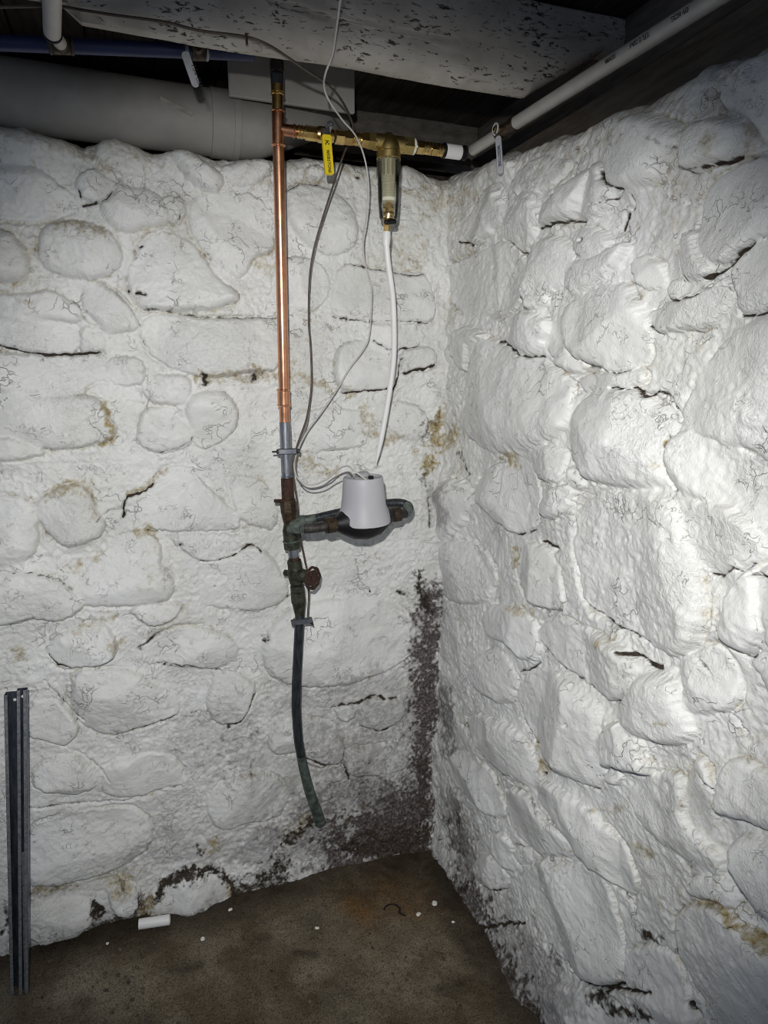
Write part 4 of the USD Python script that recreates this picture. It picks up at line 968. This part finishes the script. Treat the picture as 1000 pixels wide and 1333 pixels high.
v3 = thing("ball_valve", "brass ball valve with yellow hanging lever beside the copper pipe", "valve")
part(v3, "body", [rod(T(386), T(398), rad(15, T(392))), rod(T(397), T(412), rad(18, T(404)), 8), lathe(T(411), T(438), [(0, rad(16, T(420))), (.008, rad(20, T(420))), (.03, rad(20, T(420))), (.04, rad(16, T(420)))], 24), rod(T(436), T(448), rad(18, T(442)), 8)], M["brass"])
for px in (389, 393): part(v3, "rib", ring(T(px), ta, rad(17, T(px)), 0.003), M["brass"])
vs = T(424); part(v3, "stem_nut", [rod(vs+[0, -0.012, 0.004], vs+[0, -0.040, 0.010], 0.0075, 6), rod(vs+[0, -0.036, 0.009], vs+[0, -0.046, 0.011], 0.0045, 6)], M["zinc"])
lt, lb = Y(424.4, 176, vs[1]-0.035), Y(429, 227.5, vs[1]-0.040)
part(v3, "lever_root", bev_box((Y(423, 168, vs[1]-0.034)+Y(424, 178, vs[1]-0.034))/2, [0.019, 0.006, 0.020], 0.002), M["iron"])
lv, sx, dn, nf = lever(v3, Y(424.4, 176, vs[1]-0.035), lb, 0.0195, M["yellow"], 0.009, round_end=False)
part(lv, "lettering", [lay_text("WEBSTONE", 0.0062, lt+dn*0.031+nf*0.0046-np.cross(nf, dn)*0.0030, dn, np.cross(nf, dn), 0.0006, bold=True)], M["ink"])
lc = lt+dn*0.017+nf*0.0048
part(lv, "emblem", [bev_box(lc+dn*(-0.004), [0.0095, 0.0008, 0.0018], .0003), bev_box(lc+dn*0.002-sx*0.0032, [0.0022, 0.0008, 0.0045], .0003), bev_box(lc+dn*0.002+sx*0.0032, [0.0022, 0.0008, 0.0045], .0003), bev_box(lc-dn*0.001, [0.0030, 0.0008, 0.0035], .0003)], M["ink"])
bn = thing("brass_nipple", "row of brass pipe fittings between yellow-levered valve and filter", "pipe fitting")
part(bn, "union_nut", rod(T(447), T(458), rad(19, T(452)), 6), M["brass"]); part(bn, "barrel", rod(T(457), T(470), rad(14.5, T(462))), M["brass"])
for px in (460, 463.5, 467): part(bn, "thread_ring", ring(T(px), ta, rad(16.5, T(px)), 0.0035), M["brass"])
part(bn, "end_nut", rod(T(469), T(481), rad(20, T(475)), 6), M["brass"])

fl = thing("water_filter", "brass-headed water filter with clear bowl hanging below the pipes", "filter")
fc = T(506); fr = rad(30.5, fc); tz = fc[2]
def Fz(py): return Y(505, py, fc[1])[2]
top = np.array([fc[0], fc[1], tz])
def fp(py): return np.array([fc[0], fc[1], Fz(py)])
zt = Fz(176)
part(fl, "head", [lathe([fc[0], fc[1], Fz(208)], [fc[0], fc[1], zt+0.006], [(0, fr*1.0), (.001, fr*1.03), (Fz(199)-Fz(208), fr*1.03), (Fz(198)-Fz(208), fr*0.98), (Fz(194)-Fz(208), fr*0.98), (Fz(190)-Fz(208), fr*0.96), (Fz(184)-Fz(208), fr*0.86), (Fz(179)-Fz(208), fr*0.62), (zt-Fz(208)+.004, fr*0.3)], 36),
    rod(T(486), T(528), rad(20.5, fc), 28)], M["brass_satin"])
part(fl, "inlet_nut", rod(T(479), T(489), rad(22, T(484)), 6), M["brass_satin"]); part(fl, "outlet_nut", rod(T(524), T(537), rad(22.5, T(530)), 6), M["brass_satin"])
part(fl, "gasket", ring(T(538.5), ta, rad(20, T(538)), 0.006), M["pvc_white"], "white ring behind the outlet nut")
L_ = lambda a, b: Fz(a)-Fz(b)
bot = fp(286); zz = lambda py: Fz(py)-Fz(286)
outer = [(0, fr*.70), (zz(283), fr*.80), (zz(270), fr*.87), (zz(262), fr*.91), (zz(240), fr*.95), (zz(208.5), fr*1.0), (zz(207), fr*.98)]
inner = [(s, r-0.0025) for s, r in outer[::-1]]; inner[-1] = (0.003, inner[-1][1])
part(fl, "bowl", lathe(bot, top, outer+inner, 40, closed=True), M["clear"], "clear ribbed plastic bowl")
for k in range(16):
    a = k*math.pi/8; dv = np.array([math.cos(a), math.sin(a), 0])*fr*.985
    part(fl, "bowl_rib", lathe(fp(231)+dv, fp(209)+dv, [(0, .0011), (.004, .0019), (L_(209, 231), .0019)], 8), M["clear"])
part(fl, "strainer", [rod(fp(258), fp(208), fr*.72, 28)]+[ring(fp(232+3.6*k), [0, 0, 1], fr*.745, 0.0022, 28) for k in range(7)], M["mesh"], "fine mesh strainer inside the bowl")
part(fl, "strainer_cap", rod(fp(263), fp(258), fr*.75, 28), M["pvc_white"])
part(fl, "drain_seat", lathe(fp(286), fp(264), [(0, fr*.55), (L_(280, 286), fr*.62), (L_(276, 286), fr*.40), (L_(272, 286), fr*.52), (L_(266, 286), fr*.30), (L_(264, 286), fr*.22)], 24), M["brass"])
part(fl, "drain_lever", trimesh.convex.convex_hull(np.vstack([ball(Y(503, 289, fc[1]-.028), .0055).vertices, ball(Y(513, 288.5, fc[1]-.024), .0060).vertices, ball(Y(508, 288, fc[1]-.005), .006).vertices])), M["black"], "black drain lever")
part(fl, "drain_nozzle", [rod(Y(504, 292, fc[1]-.006), Y(503.5, 303, fc[1]-.006), rad(9, fc), 6), rod(Y(504, 285, fc[1]-.006), Y(504, 293, fc[1]-.006), rad(11, fc))], M["brass"])
dt = thing("drain_tube", "white plastic tube hanging from the filter and ending in the air", "tube")
part(dt, "connector", lathe(Y(503.2, 302, fc[1]-.006), Y(503, 319, fc[1]-.006), [(0, rad(11, fc)), (.012, rad(11.5, fc)), (.028, rad(9.5, fc)), (.031, rad(8.5, fc))], 20), M["pvc_white"])
tpts = [(503, 316, -.151), (505, 340, -.148), (508.5, 365, -.142), (511.5, 390, -.134), (513, 430, -.125), (512.5, 465, -.116), (508.5, 500, -.108), (502, 540, -.100), (496.5, 570, -.096), (492, 592, -.093), (490, 603, -.092)]
tb = spline([Y(*a) for a in tpts], 6); rr = np.full(len(tb), rad(7.4, tb[20])); rr[-12:] = np.linspace(rr[0], 0.0008, 12)
part(dt, "tube", tube(tb, rr, 16), M["pvc_white"], smooth=60)

b2 = thing("brass_nipple", "brass pipe fittings between the filter and the white end coupling", "pipe fitting")
part(b2, "barrel", rod(T(540), T(580), rad(14.5, T(560))), M["brass"]); part(b2, "hex_nut", rod(T(541), T(550), rad(18.5, T(546)), 6), M["brass"]); part(b2, "hex_nut", rod(T(560), T(568), rad(17.5, T(564)), 6), M["brass"])
for px in (552, 556, 571, 575): part(b2, "thread_ring", ring(T(px), ta, rad(16, T(px)), 0.004), M["brass"])
cp = thing("plastic_coupling", "white plastic coupling at the end of the brass fittings", "pipe fitting")
part(cp, "coupling", rod(T(578), T(600), rad(17.5, T(590)), 28, .002), M["pvc_white"]); part(cp, "end_cap", [rod(T(600), T(603), rad(16, T(600))), rod(T(603), T(608), rad(18.5, T(604)), 28)], M["black"], "black end fitting")
part(cp, "collar", rod(T(576.5), T(579.5), rad(18.5, T(578))), M["black"])

# old ground clamp, rusty union, tees and gate valve
def gclamp(name, label, py, half, mat):
    t = thing(name, label, "clamp"); p = R_(py); r = rad(17, p)
    part(t, "band", ring(p, R_(py+4)-R_(py-4), r, 0.012, 28), mat)
    l, r2 = Y(proj(p)[0]-half, py+2, p[1]-.006), Y(proj(p)[0]+half, py-1, p[1]-.006)
    part(t, "jaw", bev_box(p+[0, -r*0.75, 0], [r*2.9, r*0.8, 0.014], .002), mat); return t, p, r, l, r2
g1, p, r, l, rr_ = gclamp("ground_clamp", "galvanised ground clamp with side screws on the grey pipe end", 587, 17, M["zinc"])
part(g1, "screw", [rod(p+[-r*1.2, -r*.8, 0], p+[-r*2.3, -r*.8, 0], .0022, 10), rod(p+[-r*1.25, -r*.8, 0], p+[-r*1.6, -r*.8, 0], .0062, 12)], M["iron"])
part(g1, "screw", [rod(p+[r*1.2, -r*.8, 0], p+[r*1.95, -r*.8, 0], .0030, 10), rod(p+[r*1.5, -r*.8, 0], p+[r*1.95, -r*.8, 0], .0058, 12)], M["iron"])
un = thing("iron_union", "rusty brown iron union below the grey pipe end", "pipe fitting")
part(un, "collar", [seg(613, 627, 13.5), bead(620, 15.5, 5)], M["zinc"]); part(un, "nipple", [seg(622, 652, 15.5)], M["rust"])
part(un, "nut", [seg(650, 667, 21.5, 8), cone_(665, 684, 21, 15)], M["brass_old"]); part(un, "lug", rod(R_(652)+[0, -.006, 0], Y(357, 652, yr(652)-.012), .0045, 10), M["rust"], "broken lug on the left")
mt = thing("pipe_tee", "green bronze tee where the meter branches leave the riser", "pipe fitting")
part(mt, "body", [cone_(680, 690, 15, 20), seg(688, 706, 20.5, 28, .003), seg(704, 714, 22, 8)], M["bronze"]); part(mt, "band", bead(704, 23.5, 4), M["verdigris"])
e0, e1 = R_(686)+[0.004, -0.01, 0.0], Y(388, 684, -0.205); 
part(mt, "front_arm", [tube(spline([R_(690), Y(384, 687, -.14), Y(389, 686, -.19), Y(398, 688, -.212)], 6), 0.0125, 18), ball(Y(388, 686, -.195), .0165)], M["verdigris"], "pale green elbow toward the meter")
part(mt, "rear_arm", [tube(spline([R_(684), Y(390, 679, -.115), Y(398, 677, -.122), Y(410, 675, -.122)], 6), 0.0115, 18), ball(Y(394, 678, -.116), .0145)], M["verdigris"])
mp = thing("meter_pipe", "dark bent pipe looping from the tee behind the meter", "pipe")
rear = spline([Y(404, 676.5, -.122), Y(440, 668, -.120), Y(480, 660, -.118), Y(508, 655, -.117), Y(525, 655.5, -.122), Y(532, 661, -.140), Y(528, 668, -.158), Y(516, 670.5, -.168)], 8)
part(mp, "pipe", tube(rear, 0.0112, 18), M["lead"]); part(mp, "front_pipe", tube(spline([Y(396, 688, -.212), Y(410, 687.5, -.214), Y(426, 684.5, -.212)], 4), 0.0115, 18), M["iron"])
part(mp, "elbow_crust", tube(rear[36:50], 0.0128, 18), M["verdigris"])
wm = thing("water_meter", "water meter with pale grey bell cover and black body", "water meter")
mA, mB = Y(424, 684.5, -.212), Y(519, 669, -.170); ma = unit(mB-mA); ml = np.linalg.norm(mB-mA)
part(wm, "inlet_nut", rod(mA, mA+ma*.024, .0195, 8), M["brass_old"]); part(wm, "outlet_nut", rod(mB-ma*.020, mB+ma*.003, .0190, 8), M["brass_old"])
s0_, s1_ = .020, ml-.016; Lb = s1_-s0_
part(wm, "body", lathe(mA+ma*s0_, mB, [(0, .0165), (.010, .0185), (.022, .027), (Lb*.3, .043), (Lb*.5, .049), (Lb*.7, .043), (Lb-.024, .027), (Lb-.010, .0185), (Lb, .0165)], 36), M["black"])
mc = (mA+mB)/2+ma*.002; ux = unit(np.array([-0.03, -0.04, 1.0]))
c0 = mc-ux*0.006; H = .112
def bell():
    n = 64; ang = np.linspace(0, 2*np.pi, n, endpoint=False); ex = unit(ma-ux*(ma@ux)); ey = np.cross(ux, ex)
    prof = [(0.0, .0640), (.008, .0632), (.022, .0590), (.040, .0545), (.060, .0520), (.095, .0492), (H-.004, .0478), (H, .0455)]
    prin = [(H-.006, .0445), (.04, .0505), (.0, .0605)]; rows = []
    for i, (s, r) in enumerate(prof+prin):
        # the skirt is cut away where the pipes enter
        cut = 0.024*np.exp(-((np.abs(np.cos(ang))-1)/.10)**2); lift = cut*max(0, 1-s/.05)
        rows.append(c0+ux*(s+lift)[:, None]+r*(np.cos(ang)[:, None]*ex+np.sin(ang)[:, None]*ey))
    v = np.vstack(rows); f = []; m = len(rows)
    for i in range(m):
        for k in range(n):
            k2 = (k+1) % n; i2 = (i+1) % m
            if i2 == 0: f += [[i*n+k, i*n+k2, k2], [i*n+k, k2, k]]
            else: f += [[i*n+k, i*n+k2, i2*n+k2], [i*n+k, i2*n+k2, i2*n+k]]
    t = trimesh.Trimesh(v, f, process=False); t.fix_normals(); return t
part(wm, "bell_cover", bell(), M["meter"])
part(wm, "lid", lathe(c0+ux*(H-.012), c0+ux*H, [(0, .0450), (.005, .0450), (.0065, .040), (.008, .030), (.0115, .022)], 40), M["meter_dark"], "grey sunken register lid")
part(wm, "register_knob", [rod(c0+ux*(H-.004)+ma*.004+[0, .012, 0], c0+ux*(H+.009)+ma*.004+[0, .012, 0], .016, 24, .004)], M["meter_dark"])
part(wm, "terminal", bev_box(c0+ux*(H-.001)+ma*.012+[0, -.026, 0], [.012, .010, .010], .002), M["black"])

nb = thing("steel_nipple", "short pale steel pipe nipple between green tee and gate valve", "pipe fitting")
part(nb, "nipple", [seg(712, 728, 13.2)], M["zinc"]); part(nb, "rusty_end", seg(725, 731, 14), M["rust"])
gv = thing("gate_valve", "green corroded gate valve with rusty red round handwheel", "valve")
part(gv, "body", [seg(729, 740, 19, 8), lathe(R_(738), R_(764), [(0, rad(18, R_(745))), (.012, rad(21, R_(745))), (.030, rad(20, R_(745))), (.044, rad(17.5, R_(745)))], 28)], M["bronze"])
wd = unit([0.56, -0.80, 0.05]); bc = R_(748)
part(gv, "bonnet", lathe(bc, bc+wd, [(0, .018), (.012, .0185), (.020, .0165), (.022, .0175), (.030, .0160), (.036, .0095), (.040, .0075)], 28), M["bronze"])
part(gv, "stub", [rod(bc-wd*.010, bc-wd*.034+[-.004, 0, .002], .0085, 8)], M["iron"])
wc = Y(407, 752.5, bc[1]-.036); hub = wc-wd*.004; part(gv, "stem", rod(bc+wd*.02, wc, .0050, 12), M["rust"])
a1 = unit(np.cross(wd, [0, 0, 1])); a2 = np.cross(wd, a1); an = np.linspace(0, 2*np.pi, 49)
scal = .0265*(1+.035*np.cos(8*an)); rim = wc+np.cos(an)[:, None]*a1*scal[:, None]+np.sin(an)[:, None]*a2*scal[:, None]
wheel = part(gv, "handwheel", [tube(rim, .0036, 10, cap=False), rod(wc-wd*.005, wc+wd*.006, .0085, 8)], M["rust"], "rusty round handwheel")
for k in range(5):
    a = k*2*np.pi/5+.3; e = np.cos(a)*a1+np.sin(a)*a2; m = tube(np.array([wc+e*.006, wc+e*.016, wc+e*.0255]), [.0045, .0036, .0042], 8); part(wheel, "spoke", m, M["rust"])
part(wheel, "wheel_web", lathe(wc-wd*.0016, wc+wd*.0016, [(0, .0195), (.0032, .0195)], 24), M["rust"])
rd_ = thing("pipe_adapter", "tapered dark bronze adapter between gate valve and lead pipe", "pipe fitting")
part(rd_, "collar", [seg(762, 770, 18), seg(770, 784, 19.5, 8)], M["bronze"]); part(rd_, "taper", cone_(783, 803, 18, 11.5), M["bronze"]); part(rd_, "thread_tape", bead(768.5, 17, 3), M["zinc"])
g2, p, r, l, rr_ = gclamp("ground_clamp", "lower ground clamp with copper-coloured wedge at the top of the lead pipe", 807, 15, M["zinc"])
part(g2, "lug", [bev_box(p+[.022, -.012, .001], [.016, .012, .015], .003), rod(p+[.018, -.018, .004], p+[.018, -.026, .004], .005, 6)], M["zinc"]); part(g2, "wedge", trimesh.convex.convex_hull(np.array([p+[.028, -.016, .009], p+[.034, -.014, -.016], p+[.022, -.014, -.008], p+[.030, -.006, -.010], p+[.028, -.006, .008]])), M["brass_old"])
for k, dz in enumerate((.006, 0, -.006)): part(g2, "screw", rod(p+[-.008, -.012, dz], p+[-.026+.004*k, -.014, dz-.001], .0022, 8), M["iron"])
lp = thing("lead_pipe", "bent dark lead service pipe running down into the wall foot", "pipe")
def lrun(a, b): return spline([R_(y) for y in np.arange(a, b+1, 15)], 4)
pts = lrun(800, 1070); kk = int(len(pts)*.68)
part(lp, "pipe", tube(pts[:kk+1], rad(12.2, R_(900)), 20), M["lead"], smooth=60); part(lp, "green_end", tube(pts[kk:], np.linspace(rad(12.2, R_(900)), rad(14.5, R_(1040)), len(pts)-kk), 20), M["lead_green"], "lower end with green bloom", smooth=60)

# ------------------------------------------------------------------ cables
def cable(name, label, pts, w, mat, kids=()):
    t = thing(name, label, "cable"); s = spline([Y(*p) for p in pts], 7); part(t, "cable_run", tube(s, w, 8), mat, smooth=60); return t
cable("cable", "thin white cable hanging from the ceiling across the beam and down the wall",
      [(446, -20, -.55), (443, 0, -.52), (437, 45, -.46), (433, 70, -.445), (424, 95, -.41), (422, 112, -.34), (428, 130, -.31), (445, 155, -.26), (462, 175, -.22), (473, 200, -.19), (479, 230, -.17), (479, 260, -.155), (476, 290, -.13), (473, 310, -.11), (474, 335, -.085), (480, 360, -.065), (484, 378, -.058),
       (483, 412, -.052), (480, 440, -.048), (472, 457, -.048), (455, 480, -.048), (440, 505, -.050), (420, 535, -.055), (402, 558, -.062), (394, 572, -.070), (386, 590, -.078), (383, 604, -.085), (386, 620, -.10), (398, 630, -.115), (412, 630, -.13), (428, 622, -.15), (440, 611, -.17), (452, 606.5, -.20), (459, 611, -.225), (468, 618, -.24), (481, 628, -.238)], .0019, M["wire_white"])
cable("cable", "brown cable stapled along the beam and dropping behind the brass fittings",
      [(-10, 9, -.442), (40, 8, -.442), (68, 7, -.442), (105, 13, -.442), (150, 20, -.442), (215, 29, -.442), (260, 40, -.443), (320, 48, -.443), (350, 59, -.441), (375, 75, -.42), (400, 92, -.37), (420, 105, -.32), (440, 124, -.25), (455, 150, -.14), (460, 170, -.105), (453, 188, -.100), (446, 205, -.105), (437, 232, -.105), (423, 275, -.100), (411, 315, -.088), (405, 345, -.078), (402.5, 375, -.068), (402, 420, -.060), (404, 445, -.058), (405.5, 480, -.058), (405, 510, -.060), (399, 545, -.066), (391, 568, -.072), (384, 590, -.080), (381, 612, -.085), (384, 635, -.085), (387, 655, -.086), (389, 680, -.088), (392, 705, -.085), (397, 730, -.078), (401, 750, -.075), (402, 775, -.072), (400.5, 803, -.085)], .0024, M["wire_brown"])
cable("cable", "drab cable joining the brown one and looping to the meter lid",
      [(405.5, 500, -.052), (401, 545, -.058), (393, 570, -.066), (386, 594, -.080), (385, 612, -.092), (391, 628, -.108), (403, 635.5, -.125), (420, 632.5, -.145), (434, 623, -.165), (447, 616, -.185), (455, 615, -.21), (461, 622, -.232)], .0017, M["wire_grey"])
sc = thing("cable_staple", "rusty staple holding the brown cable to the beam", "staple")
part(sc, "staple", tube([Y(320, 44, -.430), Y(321, 45, -.448), Y(321.5, 56, -.448), Y(321, 58, -.430)], .0018, 8), M["rust"])

# ------------------------------------------------------------------ steel channels leaning at the left
def channel(name, label, top_c, bot_c, width, depth, mat, open_front=True, yaw=0.0, lip=.007, t=.0012):
    th = thing(name, label, "steel channel"); up = unit(np.asarray(top_c)-np.asarray(bot_c)); ex = unit(np.array([math.cos(yaw), math.sin(yaw), 0])-up*(np.array([math.cos(yaw), math.sin(yaw), 0])@up)); ey = np.cross(up, ex); L = np.linalg.norm(np.asarray(top_c)-np.asarray(bot_c)); c = (np.asarray(top_c)+np.asarray(bot_c))/2
    ax = np.array([ex, ey, up]); s = 1 if open_front else -1
    def pl(name_, dx, dy, wx, wy, mt=mat): part(th, name_, bev_box(c+ex*dx+ey*dy, [wx, wy, L], min(wx, wy)*.3, ax), mt, smooth=False)
    pl("web", 0, s*depth/2, width, t); pl("flange", -width/2, 0, t, depth); pl("flange", width/2, 0, t, depth); pl("lip", -width/2+lip/2, -s*depth/2, lip, t, M["steel_pale"]); pl("lip", width/2-lip/2, -s*depth/2, lip, t, M["steel_pale"])
    for dx in (0,): part(th, "hole_plug", ring(np.asarray(top_c)-up*.020+ey*(s*depth/2-s*.001), ey, .0035, .0012, 16), M["chip"], "pale round hole near the top")
    return th
fb = floor_z(-1.15, -.10)
channel("steel_channel", "dark galvanised steel channel leaning on the wall at the far left", Y(18, 902, -.052), on(26, 1288, 2, fb)+[0, 0, .001], .036, .024, M["steel_dark"])
channel("steel_channel", "narrower galvanised channel leaning just in front of the right edge of the wider one", Y(29, 897, -.082), on(33.5, 1280, 2, fb)+[0, -.024, .001], .020, .016, M["steel_dark"])

# ------------------------------------------------------------------ litter on the floor
def floor_pt(px, py, up=0.0):
    z = 0.0
    for _ in range(4): p = on(px, py, 2, z); z = floor_z(p[0], p[1])+up
    return on(px, py, 2, z)
oc = thing("pipe_offcut", "short white plastic pipe offcut lying at the foot of the wall", "pipe offcut")
o0, o1 = floor_pt(181, 1203, .014), floor_pt(221, 1197, .014); ov = unit(o1-o0); ol = np.linalg.norm(o1-o0); ro = rad(13.0, o0)
part(oc, "pipe", lathe(o0, o1, [(0, ro), (ol, ro), (ol, ro-.002), (0.001, ro-.002), (0, ro)], 28, closed=False), M["pvc_white"])
rng = random.Random(12)
def chip(px, py, w, mat, flat=.5):
    p = floor_pt(px, py, .002); r = rad(w, p); m = trimesh.creation.icosphere(1, r); v = np.array(m.vertices)
    v *= 1+0.35*(np.array([[rng.random()] for _ in range(len(v))])-.5); v[:, 2] *= flat; v[:, 0] *= 1.3; a = rng.random()*3; c, s = math.cos(a), math.sin(a); m.vertices = v@np.array([[c, -s, 0], [s, c, 0], [0, 0, 1]])+p; return m
for nm, lab, px, py, w in (("paint_flake", "white paint flake standing out on the dark floor below the domed stone", 264, 1222, 7), ("paint_flake", "curled white flake beside the domed stone at the wall foot", 300, 1184, 6),
                           ("paint_flake", "small white crumb between the two lowest stones at the left", 140, 1228, 4.5), ("pebble", "tiny round white pebble on the floor near the right wall", 590, 1200, 4.5),
                           ("paint_flake", "pale flat chip lying near the corner on the brown floor", 566, 1176, 9), ("paint_flake", "pale crumb on the floor below the lead pipe", 413, 1208, 6), ("paint_flake", "small grey flake on the floor beside the black loop", 545, 1190, 7)):
    t = thing(nm, lab, "paint flake" if nm == "paint_flake" else "pebble"); part(t, "flake" if nm == "paint_flake" else "stone_body", chip(px, py, w*.8, M["chip"], .35), M["chip"], smooth=False)
ring_p = [(500, 1184), (503, 1179.5), (509, 1177), (516, 1178), (521, 1183), (520, 1188), (528, 1192)]
t = thing("wire_loop", "small black open wire loop on the floor near the corner", "wire"); part(t, "loop", tube(spline([floor_pt(a, b, .003) for a, b in ring_p], 5), .0019, 8), M["black"], smooth=60)
gr = []
for k in range(420):
    px, py = rng.uniform(40, 690), rng.uniform(1125, 1333)
    p = on(px, py, 2, 0)
    if p[1] > -.05 or p[0] > -.06 or p[1] < -1.3: continue
    gr.append(chip(px, py, rng.choice([2, 2.5, 3, 3.5, 5]), None, .6))
tag(part(None, "floor_grit", gr, M["grit"], smooth=False), "loose earth crumbs strewn over the cellar floor", "grit", kind="stuff")
